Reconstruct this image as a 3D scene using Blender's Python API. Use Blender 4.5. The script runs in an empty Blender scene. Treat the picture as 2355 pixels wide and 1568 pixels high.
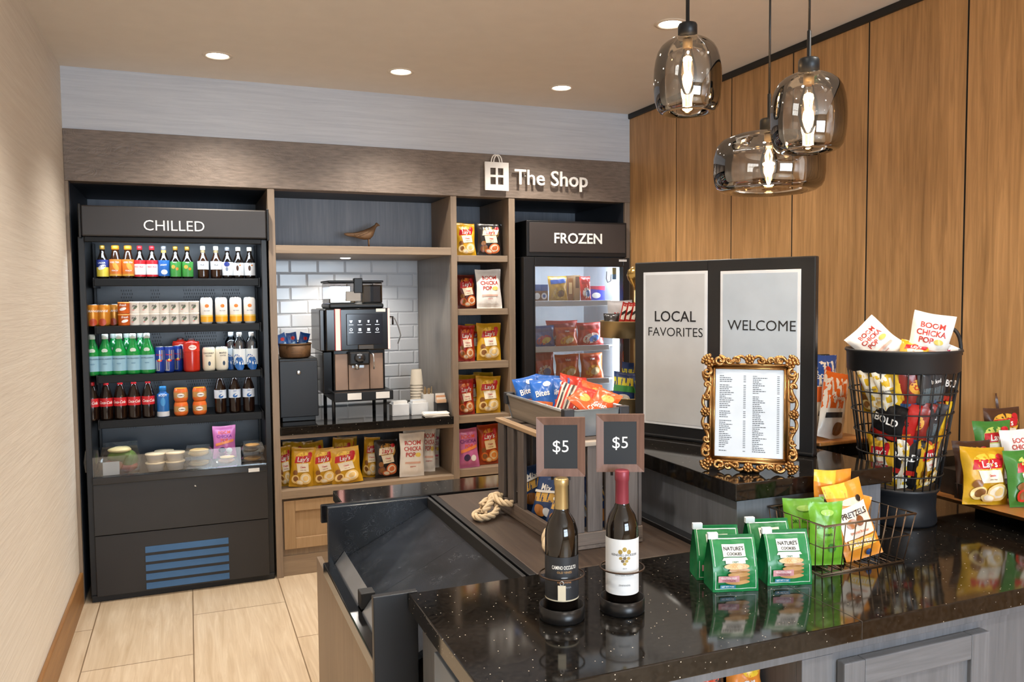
import bpy, math, random
from mathutils import Vector, Matrix
PI = math.pi
sc = bpy.context.scene
COL = sc.collection
# ------------------------------------------------------------------ camera, world, lights, exposure
F_PX = 1860.0
CAM = Vector((0, 0, 1.65))
YAW, PITCH, ROLL = math.radians(21.8), math.radians(-3.2), math.radians(-0.5)
_f = Vector((math.sin(YAW)*math.cos(PITCH), math.cos(YAW)*math.cos(PITCH), math.sin(PITCH)))
_r0 = Vector((math.cos(YAW), -math.sin(YAW), 0)); _u0 = _r0.cross(_f)
RT = math.cos(ROLL)*_r0 + math.sin(ROLL)*_u0
UP = -math.sin(ROLL)*_r0 + math.cos(ROLL)*_u0
cam_d = bpy.data.cameras.new('camera'); cam = bpy.data.objects.new('camera', cam_d); COL.objects.link(cam)
cam_d.sensor_width = 36; cam_d.lens = F_PX/2355*36; cam_d.clip_start = .02
cam.matrix_world = Matrix(((RT.x, UP.x, -_f.x, CAM.x), (RT.y, UP.y, -_f.y, CAM.y), (RT.z, UP.z, -_f.z, CAM.z), (0, 0, 0, 1)))
sc.camera = cam
world = bpy.data.worlds.new('world'); sc.world = world; world.use_nodes = True
_bg = world.node_tree.nodes['Background']; _bg.inputs[0].default_value = (.74, .87, 1.0, 1); _bg.inputs[1].default_value = WORLD_STRENGTH = 13.0
sc.view_settings.view_transform = 'Standard'; sc.view_settings.look = 'None'
sc.view_settings.gamma = 1; sc.view_settings.use_curve_mapping = False
sc.view_settings.exposure = 0.66
sc.cycles.max_bounces = 7; sc.cycles.diffuse_bounces = 4; sc.cycles.glossy_bounces = 4
sc.cycles.transmission_bounces = 6; sc.cycles.transparent_max_bounces = 12
sc.cycles.caustics_reflective = False; sc.cycles.caustics_refractive = False
sc.cycles.sample_clamp_indirect = 6; sc.cycles.use_denoising = True
H_CEIL = 2.871; YU = 4.86; XL = -.585; XR = 2.819; ZL = .90; ZU = 1.12

def lamp(name, kind, loc, energy, color, parent=None, direction=None, **kw):
    d = bpy.data.lights.new(name, kind); d.energy = energy; d.color = color
    for k, v in kw.items(): setattr(d, k, v)
    o = bpy.data.objects.new(name, d); COL.objects.link(o); o.location = loc
    if direction is not None: o.rotation_euler = Vector(direction).to_track_quat('-Z', 'Y').to_euler()
    if parent: o.parent = parent
    return o
WARM = (1, .91, .80); COOL = (.72, .86, 1.0)
DOWNLIGHTS = [(.175, 4.394), (1.110, 4.364), (2.078, 4.376), (2.061, 3.189),
              (.175, 3.0), (1.11, 3.0), (.175, 1.6), (1.11, 1.6), (2.06, 1.6), (.6, 0), (2.06, 0), (.6, -1.6), (2.06, -1.6)]
for _i, (_x, _y) in enumerate(DOWNLIGHTS):
    lamp('downlight_beam', 'SPOT', (_x, _y, H_CEIL-.03), 52 if _i < 3 else 36, WARM, spot_size=math.radians(116), spot_blend=.75, shadow_soft_size=.045)

# ------------------------------------------------------------------ pixel (2355 x 1568 frame) to point on a known plane
def ray(px, py): return _f + RT*((px-1177.5)/F_PX) - UP*((py-784)/F_PX)
def onax(px, py, ax, v):
    d = ray(px, py); return CAM + d*((v-CAM[ax])/d[ax])
def onx(px, py, x): return onax(px, py, 0, x)
def ony(px, py, y): return onax(px, py, 1, y)
def onz(px, py, z): return onax(px, py, 2, z)
def xat(px, y, z):
    """x of the point at depth y and height z that lies in picture column px"""
    A, B = RT-_f*((px-1177.5)/F_PX), Vector((0, y, z))-CAM
    return -A.dot(B)/A.x
def onv(px, py, a, b):
    """(distance along a->b, z) where the pixel meets the vertical plane through a and b"""
    a = Vector(a[:2]); b = Vector(b[:2]); t = (b-a).normalized(); n = Vector((-t.y, t.x))
    d = ray(px, py); d2 = Vector(d[:2]); s = n.dot(a-Vector(CAM[:2]))/n.dot(d2)
    p = CAM + d*s
    return (Vector(p[:2])-a).dot(t), p.z

# ------------------------------------------------------------------ materials
def lin(h):
    h = h.lstrip('#'); c = [int(h[i:i+2], 16)/255 for i in (0, 2, 4)]
    return tuple((x/12.92 if x <= .04045 else ((x+.055)/1.055)**2.4) for x in c) + (1,)
_mats = {}
def _new(name):
    m = bpy.data.materials.new(name); m.use_nodes = True
    nt = m.node_tree; return m, nt, nt.nodes['Principled BSDF']
def _tex(nt, kind, scale, vscale=(1, 1, 1), coord='Object', rot=(0, 0, 0), **kw):
    tc = nt.nodes.new('ShaderNodeTexCoord'); mp = nt.nodes.new('ShaderNodeMapping')
    mp.inputs['Scale'].default_value = vscale; mp.inputs['Rotation'].default_value = rot
    nt.links.new(tc.outputs[coord], mp.inputs['Vector'])
    t = nt.nodes.new('ShaderNodeTex'+kind); nt.links.new(mp.outputs[0], t.inputs['Vector'])
    if 'Scale' in t.inputs: t.inputs['Scale'].default_value = scale
    for k, v in kw.items():
        if k in t.inputs: t.inputs[k].default_value = v
        else: setattr(t, k, v)
    return t
def _ramp(nt, src, stops):
    r = nt.nodes.new('ShaderNodeValToRGB'); nt.links.new(src, r.inputs[0])
    e = r.color_ramp.elements
    while len(e) < len(stops): e.new(.5)
    for el, (p, c) in zip(e, stops): el.position = p; el.color = c
    return r
def _bump(nt, b, src, strength, dist=.01):
    n = nt.nodes.new('ShaderNodeBump'); n.inputs['Strength'].default_value = strength; n.inputs['Distance'].default_value = dist
    nt.links.new(src, n.inputs['Height']); nt.links.new(n.outputs[0], b.inputs['Normal']); return n
def mat(hexc, rough=.5, metal=0, spec=.5, trans=0, alpha=1, emit=0, var=.06, coat=0, bump=0, bscale=60):
    """plain surface with a faint procedural variation of its own colour"""
    key = (hexc, rough, metal, spec, trans, alpha, emit, coat, bump)
    if key in _mats: return _mats[key]
    m, nt, b = _new('surface_'+hexc.lstrip('#'))
    c = lin(hexc)
    if var and not trans and not emit:
        t = _tex(nt, 'Noise', 9, Detail=3)
        r = _ramp(nt, t.outputs[0], [(.3, tuple(x*(1-var) for x in c[:3])+(1,)), (.7, tuple(min(1, x*(1+var)) for x in c[:3])+(1,))])
        nt.links.new(r.outputs[0], b.inputs['Base Color'])
    else: b.inputs['Base Color'].default_value = c
    b.inputs['Roughness'].default_value = rough; b.inputs['Metallic'].default_value = metal
    b.inputs['Specular IOR Level'].default_value = spec
    b.inputs['Coat Weight'].default_value = coat; b.inputs['Coat Roughness'].default_value = .08
    if trans: b.inputs['Transmission Weight'].default_value = trans
    if alpha < 1: b.inputs['Alpha'].default_value = alpha
    if emit: b.inputs['Emission Color'].default_value = c; b.inputs['Emission Strength'].default_value = emit
    if bump:
        t = _tex(nt, 'Noise', bscale, Detail=3); _bump(nt, b, t.outputs[0], bump, .004)
    _mats[key] = m; return m
def film(hexc):
    """printed plastic film"""
    return mat(hexc, rough=.3, spec=.5, var=.10, bump=.6, bscale=24)
def wood(name, c1, c2, axis='z', scale=1.0, rough=.5, bump=.12, plank=None, coat=0):
    key = ('wood', name)
    if key in _mats: return _mats[key]
    m, nt, b = _new(name)
    s = {'x': (1.2, 26, 26), 'y': (26, 1.2, 26), 'z': (26, 26, 1.2)}[axis]
    t = _tex(nt, 'Noise', 2.2*scale, s, Detail=6, Roughness=.62, Distortion=.9)
    s2 = {'x': (.5, 5, 5), 'y': (5, .5, 5), 'z': (5, 5, .5)}[axis]
    t2 = _tex(nt, 'Noise', 1.3*scale, s2, Detail=3, Distortion=1.6)
    mx = nt.nodes.new('ShaderNodeMix'); mx.data_type = 'FLOAT'; mx.inputs[0].default_value = .42
    nt.links.new(t.outputs[0], mx.inputs[2]); nt.links.new(t2.outputs[0], mx.inputs[3])
    r = _ramp(nt, mx.outputs[0], [(.33, lin(c1)), (.52, tuple((x+y)/2 for x, y in zip(lin(c1), lin(c2)))), (.68, lin(c2))])
    nt.links.new(r.outputs[0], b.inputs['Base Color'])
    b.inputs['Roughness'].default_value = rough; b.inputs['Coat Weight'].default_value = coat; b.inputs['Coat Roughness'].default_value = .15
    _bump(nt, b, t.outputs[0], bump, .004)
    _mats[key] = m; return m
def wallpaper(name, c1, c2, axis):
    m, nt, b = _new(name)
    s = {'x': (1.0, 30, 30), 'y': (30, 1.0, 30)}[axis]
    t = _tex(nt, 'Noise', 2.6, s, Detail=5, Roughness=.6, Distortion=.6)
    r = _ramp(nt, t.outputs[0], [(.3, lin(c1)), (.7, lin(c2))]); nt.links.new(r.outputs[0], b.inputs['Base Color'])
    b.inputs['Roughness'].default_value = .8; _bump(nt, b, t.outputs[0], .22, .010); return m
def granite(name='black_granite'):
    if name in _mats: return _mats[name]
    m, nt, b = _new(name)
    v = _tex(nt, 'Voronoi', 78, Randomness=1.0)
    near = _ramp(nt, v.outputs['Distance'], [(.05, (1, 1, 1, 1)), (.13, (0, 0, 0, 1))])
    pick = nt.nodes.new('ShaderNodeSeparateColor'); nt.links.new(v.outputs['Color'], pick.inputs[0])
    few = _ramp(nt, pick.outputs[0], [(.62, (0, 0, 0, 1)), (.8, (1, 1, 1, 1))])
    mul = nt.nodes.new('ShaderNodeMath'); mul.operation = 'MULTIPLY'; nt.links.new(near.outputs[0], mul.inputs[0]); nt.links.new(few.outputs[0], mul.inputs[1])
    n = _tex(nt, 'Noise', 90, Detail=4); base = _ramp(nt, n.outputs[0], [(.35, lin('0a0908')), (.72, lin('211e1b'))])
    mx = nt.nodes.new('ShaderNodeMix'); mx.data_type = 'RGBA'; nt.links.new(mul.outputs[0], mx.inputs[0])
    nt.links.new(base.outputs[0], mx.inputs[6]); mx.inputs[7].default_value = lin('e8dcc8')  # pale flecks: the stone's bright glints painted into its base colour
    nt.links.new(mx.outputs[2], b.inputs['Base Color'])
    b.inputs['Roughness'].default_value = .08; b.inputs['Specular IOR Level'].default_value = .5
    _mats[name] = m; return m
def thin_glass(name, tint, refl=.12, rough=.0, ior=1.45):
    if name in _mats: return _mats[name]
    m = bpy.data.materials.new(name); m.use_nodes = True; nt = m.node_tree; nt.nodes.clear()
    out = nt.nodes.new('ShaderNodeOutputMaterial'); tr = nt.nodes.new('ShaderNodeBsdfTransparent'); gl = nt.nodes.new('ShaderNodeBsdfGlossy')
    tr.inputs[0].default_value = tint; gl.inputs['Roughness'].default_value = rough; gl.inputs[0].default_value = (1, 1, 1, 1)
    fr = nt.nodes.new('ShaderNodeFresnel'); fr.inputs[0].default_value = ior
    mp = nt.nodes.new('ShaderNodeMapRange'); mp.inputs[3].default_value = refl; mp.inputs[4].default_value = 1
    nt.links.new(fr.outputs[0], mp.inputs[0])
    mx = nt.nodes.new('ShaderNodeMixShader'); nt.links.new(mp.outputs[0], mx.inputs[0])
    nt.links.new(tr.outputs[0], mx.inputs[1]); nt.links.new(gl.outputs[0], mx.inputs[2]); nt.links.new(mx.outputs[0], out.inputs[0])
    _mats[name] = m; return m
def emitter(name, color, strength):
    if name in _mats: return _mats[name]
    m = bpy.data.materials.new(name); m.use_nodes = True; nt = m.node_tree; nt.nodes.clear()
    out = nt.nodes.new('ShaderNodeOutputMaterial'); e = nt.nodes.new('ShaderNodeEmission')
    e.inputs[0].default_value = color; e.inputs[1].default_value = strength; nt.links.new(e.outputs[0], out.inputs[0])
    _mats[name] = m; return m
BLACK = mat('0d0e11', .4); MATTE = mat('121316', .6); GLOSS = mat('0c0c0e', .12, spec=.6); CHAR = mat('1f1d1c', .45)
METAL = mat('1b1c1f', .35, .6); STEEL = mat('c4c8cc', .28, 1); WHITE = mat('eceae6', .45); PAPER = mat('f0efec', .8); INK = mat('18181a', .6)
GRANITE = granite()
TAUPE = wood('taupe_oak', '78685a', '95836f', 'z', rough=.5)
TAUPE_X = wood('taupe_oak_level', '7d6c5c', '9c8972', 'x', rough=.5)
SLATE = wood('slate_oak', '6d7480', '8a919c', 'z', rough=.5)
GREYOAK = wood('grey_oak', '5c5f64', '777a80', 'z', rough=.5)
WARMOAK = wood('warm_oak_panel', '8f6a40', 'cfa06b', 'z', .9, rough=.45, bump=.06)
DECKWOOD = wood('dark_walnut_deck', '291f18', '4a3c32', 'y', rough=.42)
CRATEWOOD = wood('weathered_crate_wood', '3f3733', '6b615c', 'z', rough=.65)
FRAMEWOOD = wood('walnut_frame', '5b4034', '826153', 'z', rough=.45)
TRAYWOOD = wood('honey_tray_wood', '8a5526', 'bb8145', 'y', rough=.35)
GOLD = mat('a98050', .3, 1, var=.25, bump=.25); BRASS = mat('b5a27a', .38, 1)

# ------------------------------------------------------------------ mesh builder
class MB:
    def __init__(s, M=None): s.v = []; s.f = []; s.mi = []; s.mats = []; s.sm = []; s.M = M or Matrix()
    def idx(s, m):
        if m not in s.mats: s.mats.append(m)
        return s.mats.index(m)
    def add(s, verts, faces, m, smooth=False, M=None):
        T = s.M @ M if M is not None else s.M
        o = len(s.v); s.v += [tuple(T @ Vector(p)) for p in verts]; k = s.idx(m)
        for f in faces: s.f.append(tuple(i+o for i in f)); s.mi.append(k); s.sm.append(smooth)
        return s
    def box(s, x0, x1, y0, y1, z0, z1, m, M=None):
        v = [(x, y, z) for z in (z0, z1) for y in (y0, y1) for x in (x0, x1)]
        return s.add(v, [(0, 2, 3, 1), (4, 5, 7, 6), (0, 1, 5, 4), (2, 6, 7, 3), (0, 4, 6, 2), (1, 3, 7, 5)], m, M=M)
    def prism(s, pts, z0, z1, m, M=None):
        n = len(pts); v = [(x, y, z0) for x, y in pts]+[(x, y, z1) for x, y in pts]
        f = [tuple(range(n-1, -1, -1)), tuple(range(n, 2*n))]+[(i, (i+1) % n, n+(i+1) % n, n+i) for i in range(n)]
        return s.add(v, f, m, M=M)
    def lathe(s, prof, m, seg=24, M=None, smooth=True):
        """prof: (r, z) list from the bottom up (outer skin); r = 0 closes an end"""
        v = []; rings = []
        for r, z in prof:
            if r < 1e-6: rings.append([len(v)]); v.append((0, 0, z))
            else:
                rings.append(list(range(len(v), len(v)+seg)))
                v += [(r*math.sin(2*PI*k/seg), -r*math.cos(2*PI*k/seg), z) for k in range(seg)]
        f = []
        for a, b in zip(rings, rings[1:]):
            for k in range(seg):
                k2 = (k+1) % seg
                if len(a) == 1 and len(b) == 1: continue
                if len(a) == 1: f.append((a[0], b[k2], b[k]))
                elif len(b) == 1: f.append((a[k], a[k2], b[0]))
                else: f.append((a[k], a[k2], b[k2], b[k]))
        return s.add(v, f, m, smooth, M)
    def tube(s, pts, r, m, seg=8, closed=False, M=None, caps=True):
        pts = [Vector(p) for p in pts]; n = len(pts); rr = r if isinstance(r, (list, tuple)) else [r]*n
        v = []; prev = None
        for i, p in enumerate(pts):
            a = pts[(i-1) % n] if (closed or i > 0) else p; b = pts[(i+1) % n] if (closed or i < n-1) else p
            t = (b-a).normalized() if (b-a).length > 1e-9 else Vector((0, 0, 1))
            if prev is None:
                e = Vector((0, 0, 1)) if abs(t.z) < .9 else Vector((1, 0, 0)); x = t.cross(e).normalized()
            else: x = (prev - t*prev.dot(t)); x = x.normalized() if x.length > 1e-6 else t.orthogonal().normalized()
            prev = x; y = t.cross(x)
            v += [tuple(p + (x*math.cos(2*PI*k/seg)+y*math.sin(2*PI*k/seg))*rr[i]) for k in range(seg)]
        f = []
        for i in range(n if closed else n-1):
            a = i*seg; b = ((i+1) % n)*seg
            for k in range(seg): f.append((a+k, a+(k+1) % seg, b+(k+1) % seg, b+k))
        if not closed and caps: f += [tuple(range(seg-1, -1, -1)), tuple(range((n-1)*seg, n*seg))]
        return s.add(v, f, m, True, M)
    def ball(s, c, r, m, seg=12, M=None):
        rx, ry, rz = (r, r, r) if not isinstance(r, (tuple, list)) else r
        n = max(6, seg//2+2); T = Matrix.Translation(c) @ Matrix.Diagonal((rx, ry, rz, 1))
        if M is not None: T = M @ T
        return s.lathe([(math.sin(PI*i/n) if 0 < i < n else 0, -math.cos(PI*i/n)) for i in range(n+1)], m, seg, T)
    def grid(s, fn, nu, nv, m, smooth=True, M=None, flip=False):
        v = [fn(i/nu, j/nv) for j in range(nv+1) for i in range(nu+1)]
        f = [(j*(nu+1)+i, j*(nu+1)+i+1, (j+1)*(nu+1)+i+1, (j+1)*(nu+1)+i) for j in range(nv) for i in range(nu)]
        if flip: f = [q[::-1] for q in f]
        return s.add(v, f, m, smooth, M)
    def build(s, name, parent=None, loc=(0, 0, 0), rot=None, bevel=0, seg=2):
        me = bpy.data.meshes.new(name); me.from_pydata(s.v, [], s.f)
        for m in s.mats: me.materials.append(m)
        me.polygons.foreach_set('material_index', s.mi); me.polygons.foreach_set('use_smooth', s.sm); me.update()
        o = bpy.data.objects.new(name, me); COL.objects.link(o); o.location = loc
        if rot is not None: o.rotation_euler = rot
        if parent: o.parent = parent
        if bevel:
            b = o.modifiers.new('bevel', 'BEVEL'); b.width = bevel; b.segments = seg; b.limit_method = 'ANGLE'; b.angle_limit = .7
        return o
def tag(o, label, cat, group=None):
    o['label'] = label; o['category'] = cat
    if group: o['group'] = group
    return o
def thing(name, label, cat, loc=(0, 0, 0), rz=0, group=None, rx=0):
    o = bpy.data.objects.new(name, None); COL.objects.link(o); o.location = loc; o.rotation_euler = (rx, 0, rz); o.empty_display_size = .05
    return tag(o, label, cat, group)
def struct(name, mb, **kw):
    o = mb.build(name, **kw); o['kind'] = 'structure'; return o
_kids = {}
def dup(root, loc, rot, label, group=None):
    """copy of a thing with copies of its parts and sub-parts"""
    r = root.copy(); COL.objects.link(r); r.location = loc; r.rotation_euler = rot; r['label'] = label
    if group: r['group'] = group
    for ch in kids(root):
        c = ch.copy(); COL.objects.link(c); c.parent = r; c.matrix_parent_inverse = ch.matrix_parent_inverse
        for g in kids(ch): d = g.copy(); COL.objects.link(d); d.parent = c
    return r
def kids(o): return [x for x in COL.objects if x.parent == o]
# ------------------------------------------------------------------ lettering
_txt = {}
def text2d(s, bold=0.0, shear=0.0, extrude=0.0, res=3):
    """flat (or extruded) lettering: cap height 1, centred on its width, baseline 0"""
    key = (s, bold, shear, extrude)
    if key in _txt: return _txt[key]
    cu = bpy.data.curves.new('lettering', 'FONT'); cu.body = s; cu.offset = bold*.72; cu.shear = shear; cu.extrude = extrude; cu.resolution_u = res
    ob = bpy.data.objects.new('lettering_source', cu); COL.objects.link(ob)
    me = bpy.data.meshes.new_from_object(ob.evaluated_get(bpy.context.evaluated_depsgraph_get()))
    v = [tuple(p.co) for p in me.vertices]; f = [tuple(p.vertices) for p in me.polygons]
    bpy.data.objects.remove(ob); bpy.data.curves.remove(cu); bpy.data.meshes.remove(me)
    x0 = min(p[0] for p in v); x1 = max(p[0] for p in v); k = 1/.72
    v = [((p[0]-(x0+x1)/2)*k, p[1]*k, p[2]) for p in v]
    _txt[key] = (v, f, (x1-x0)*k); return _txt[key]
def letters(mb, s, fn, cap, m, bold=0, shear=0, maxw=None):
    """lay lettering on a surface: fn(x, z) -> point, x and z in metres from the lettering's middle"""
    v, f, w = text2d(s, bold, shear); sx = cap
    if maxw and w*cap > maxw: sx = maxw/w
    mb.add([fn(p[0]*sx, (p[1]-.5)*cap) for p in v], f, m)
def sign_letters(mb, s, cap, depth, m, M, bold=0):
    """solid letters standing in the plane x-z, front facing -y"""
    v, f, w = text2d(s, bold, 0, depth/2/cap)
    mb.add([(p[0]*cap, -p[2]*cap, (p[1]-.5)*cap) for p in v], f, m, M=M)
T = Matrix.Translation
def RZ(a): return Matrix.Rotation(a, 4, 'Z')
def RX(a): return Matrix.Rotation(a, 4, 'X')
def RY(a): return Matrix.Rotation(a, 4, 'Y')
ORD = ['first', 'second', 'third', 'fourth', 'fifth', 'sixth', 'seventh', 'eighth', 'ninth', 'tenth']
rnd = random.Random(7)
# ================================================================== the room
def floor_mat():
    m, nt, b = _new('plank_tile')
    tc = nt.nodes.new('ShaderNodeTexCoord'); sep = nt.nodes.new('ShaderNodeSeparateXYZ'); nt.links.new(tc.outputs['Object'], sep.inputs[0])
    cmb = nt.nodes.new('ShaderNodeCombineXYZ')
    ax = nt.nodes.new('ShaderNodeMath'); ax.operation = 'ADD'; ax.inputs[1].default_value = .535+10; nt.links.new(sep.outputs[1], ax.inputs[0])
    ay = nt.nodes.new('ShaderNodeMath'); ay.operation = 'ADD'; ay.inputs[1].default_value = .488+.467*20; nt.links.new(sep.outputs[0], ay.inputs[0])
    nt.links.new(ax.outputs[0], cmb.inputs[0]); nt.links.new(ay.outputs[0], cmb.inputs[1])
    br = nt.nodes.new('ShaderNodeTexBrick'); nt.links.new(cmb.outputs[0], br.inputs['Vector'])
    br.offset = .5; br.inputs['Scale'].default_value = 1; br.inputs['Brick Width'].default_value = 1.0; br.inputs['Row Height'].default_value = .467
    br.inputs['Mortar Size'].default_value = .003; br.inputs['Mortar Smooth'].default_value = .1
    br.inputs['Color1'].default_value = (1, 1, 1, 1); br.inputs['Color2'].default_value = (.90, .89, .87, 1); br.inputs['Mortar'].default_value = (.36, .31, .26, 1)
    t = _tex(nt, 'Noise', 2.4, (14, .8, 14), Detail=6, Roughness=.6, Distortion=1.2)
    r = _ramp(nt, t.outputs[0], [(.3, lin('bfa98c')), (.5, lin('cdb99e')), (.72, lin('dccbb2'))])
    mx = nt.nodes.new('ShaderNodeMix'); mx.data_type = 'RGBA'; mx.blend_type = 'MULTIPLY'; mx.inputs[0].default_value = 1
    nt.links.new(r.outputs[0], mx.inputs[6]); nt.links.new(br.outputs[0], mx.inputs[7]); nt.links.new(mx.outputs[2], b.inputs['Base Color'])
    b.inputs['Roughness'].default_value = .33; _bump(nt, b, br.outputs['Fac'], -.25, .003); return m
YBK = 5.74; Y0 = -3.2
struct('floor', MB().box(XL-.1, XR+.1, Y0, YBK+.1, -.08, 0, floor_mat()))
struct('ceiling', MB().box(XL-.1, XR+.1, Y0, YBK+.1, H_CEIL, H_CEIL+.1, mat('ddd6cd', .85, var=.02)))
struct('wall_left', MB().box(XL-.1, XL, Y0, YBK+.1, 0, H_CEIL, wallpaper('cream_wallpaper', 'd3cabd', 'dfd8cc', 'y')))
struct('wall_back', MB().box(XL, XR, YU+.004, YU+.12, 2.545, H_CEIL, wallpaper('daylight_tinted_wallpaper', 'bcc2cc', 'cdd2da', 'x')))  # same wallpaper as wall_left, cool daylight tint put into its colour
struct('wall_rear', MB().box(XL-.1, XR+.1, YBK, YBK+.1, 0, H_CEIL, mat('8a8a88', .8)))
WX0, WX1, WZ0, WZ1 = .1, 2.5, .75, 2.45
b = MB(); wm = mat('b9b2a6', .8)
for q in ((XL-.1, WX0, 0, H_CEIL), (WX1, XR+.1, 0, H_CEIL), (WX0, WX1, 0, WZ0), (WX0, WX1, WZ1, H_CEIL)): b.box(q[0], q[1], Y0-.1, Y0, q[2], q[3], wm)
struct('wall_front', b)
b = MB(); fm = mat('2a2a2c', .5)
for k in range(5): x = WX0+(WX1-WX0)*k/4; b.box(x-.025, x+.025, Y0-.08, Y0-.02, WZ0, WZ1, fm)
for z in (WZ0+.025, WZ0+1.1, WZ1-.025): b.box(WX0, WX1, Y0-.075, Y0-.025, z-.025, z+.025, fm)
struct('window_1', b)
_pl = lamp('window_portal', 'AREA', ((WX0+WX1)/2, Y0-.09, (WZ0+WZ1)/2), 1, (1, 1, 1), shape='RECTANGLE', size=WX1-WX0, size_y=WZ1-WZ0, direction=(0, 1, 0)); _pl.data.cycles.is_portal = True
wr = MB(); wr.box(XR+.012, XR+.1, Y0, YBK, 0, H_CEIL, mat('080706', .9))
ys = [YU+.1]+[4.822-.03-(.4955*k+.0) for k in range(1, 17)]; ys[1:5] = [4.296, 3.751, 3.262, 2.781]
ys[5:] = [2.781-.49*k for k in range(1, 13)]
for a, b in zip(ys[1:], ys[:-1]): wr.box(XR, XR+.02, a+.0045, b-.0045, 0, H_CEIL-.012, WARMOAK); wr.box(XR+.0015, XR+.014, a-.005, a+.005, 0, H_CEIL-.012, mat('080706', .9))
struct('wall_right', wr)
struct('trim_1', MB().box(XR-.014, XR+.01, Y0, YU, H_CEIL-.034, H_CEIL, mat('141311', .5)), bevel=.003)
struct('baseboard_left', MB().box(XL, XL+.018, Y0, YU-.002, 0, .178, wood('baseboard_oak', '7d5631', 'a0743f', 'y', rough=.45)), bevel=.006)

# recessed ceiling lights
for i, (x, y) in enumerate(DOWNLIGHTS):
    lab = ['round recessed ceiling light above the chilled drinks case', 'round recessed ceiling light above the coffee niche', 'round recessed ceiling light in front of the shop sign',
           'round recessed ceiling light beside the left hanging glass lamp'][i] if i < 4 else 'round recessed ceiling light nearer the room entrance, out of the picture'
    o = thing('recessed_downlight', lab, 'ceiling light', (x, y, H_CEIL), group='recessed ceiling lights')
    r = .052
    MB().lathe([(r, -.001), (r+.004, -.006), (r+.017, -.006), (r+.022, -.001)], mat('d9cdbd', .5), 28).build('trim_ring', o)
    MB().lathe([(0, -.002), (r, -.002)], emitter('downlight_glow', (1, .93, .82, 1), 14), 28).build('lens', o)

# ================================================================== built-in shelving wall
unit = thing('built_in_shelving', 'full-width taupe wood built-in with open niches under a broad fascia', 'shelving unit', (0, YU, 0))
def up(name, x0, x1, y0, y1, z0, z1, m, bevel=.002, parent=None):
    return MB().box(x0, x1, y0, y1, z0, z1, m).build(name, parent or unit, bevel=bevel)
def fascia_mat():
    m, nt, b = _new('embossed_oak_fascia')
    t = _tex(nt, 'Noise', 5, (1, 1, 2.2), Detail=2, Distortion=5.5); t2 = _tex(nt, 'Noise', 30, (.5, 1, 3), Detail=4)
    w = nt.nodes.new('ShaderNodeMath'); w.operation = 'MULTIPLY'; w.inputs[1].default_value = 34; nt.links.new(t.outputs[0], w.inputs[0])
    s = nt.nodes.new('ShaderNodeMath'); s.operation = 'SINE'; nt.links.new(w.outputs[0], s.inputs[0])
    r = _ramp(nt, t2.outputs[0], [(.3, lin('685c52')), (.7, lin('83756a'))]); nt.links.new(r.outputs[0], b.inputs['Base Color'])
    b.inputs['Roughness'].default_value = .48; _bump(nt, b, s.outputs[0], .13, .004); return m
FASC = fascia_mat()
up('fascia', XL, XR, -.004, .1, 2.276, 2.548, FASC, .003)
PD = [.88, .88, .55, .55, .88]
xs = [(XL, -.567), (.441, .480), (1.539, 1.578), (1.928, 1.971), (2.779, XR)]
for (a, b), d in zip(xs, [.85, .85, .85, .85, .85]): up('post', a, b, 0, d, 0, 2.276, TAUPE)
# coffee niche
def shelf(x0, x1, z1, th, d, y0=0, m=None): return up('shelf', x0, x1, y0, d, z1-th, z1, m or TAUPE_X)
shelf(.480, 1.539, 1.954, .047, .84)
up('back_panel', .480, 1.539, .432, .445, 1.954, 2.276, SLATE, 0)
up('niche_lining', 1.5372, 1.5388, .03, .80, .897, 1.905, wood('grey_niche_lining', '6e6861', '8d857c', 'z', rough=.28), 0)
shelf(.480, 1.539, .843, .022, .6)
shelf(.480, 1.539, .515, .048, .58)
up('back_panel', .480, 1.539, .5, .512, .515, .83, SLATE, 0)
up('cabinet_body', .480, 1.928, .03, .6, .09, .467, TAUPE, 0)
up('plinth', .480, 1.928, .02, .6, 0, .12, TAUPE_X, .002)
def shaker(name, x0, x1, z0, z1, y, m, parent, fr=.065, th=.02, mx=None):
    mx = mx or m; b = MB()
    b.box(x0, x0+fr, y-th, y, z0, z1, m); b.box(x1-fr, x1, y-th, y, z0, z1, m)
    b.box(x0+fr, x1-fr, y-th, y, z1-fr, z1, mx); b.box(x0+fr, x1-fr, y-th, y, z0, z0+fr, mx)
    o = b.build(name, parent, bevel=.0025)
    MB().box(x0+fr, x1-fr, y-th*.4, y, z0+fr, z1-fr, m).build('door_panel', o); return o
DOOROAK = wood('pale_door_oak', '8f7454', 'a98d6c', 'z', rough=.5)
shaker('door', .490, 1.0, .162, .452, .028, DOOROAK, unit); shaker('door', 1.006, 1.53, .162, .452, .028, DOOROAK, unit)
up('door', 1.585, 1.92, .01, .03, .12, .485, DOOROAK)
# tiled splashback behind the coffee machine: bevelled brick tiles
def tile_panel(x0, x1, z0, z1, y, m, grout):
    b = MB(); b.box(x0, x1, y, y+.012, z0, z1, grout); h = .092; w = .186; k = 0; z = z1
    while z > z0:
        za = max(z0, z-h); x = x0-(w/2 if k % 2 else w*.1)
        while x < x1:
            a, c = max(x0, x)+.001, min(x1, x+w)-.001
            if c-a > .012:
                zz0, zz1 = za+.001, z-.001; g = min(.008, (c-a)/3, (zz1-zz0)/3)
                o = [(a, zz0), (c, zz0), (c, zz1), (a, zz1)]; i = [(a+g, zz0+g), (c-g, zz0+g), (c-g, zz1-g), (a+g, zz1-g)]
                b.add([(p, y-.001, q) for p, q in o]+[(p, y-.004, q) for p, q in i], [(0, 1, 5, 4), (1, 2, 6, 5), (2, 3, 7, 6), (3, 0, 4, 7), (4, 5, 6, 7)], m)
            x += w
        z -= h; k += 1
    return b
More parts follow.
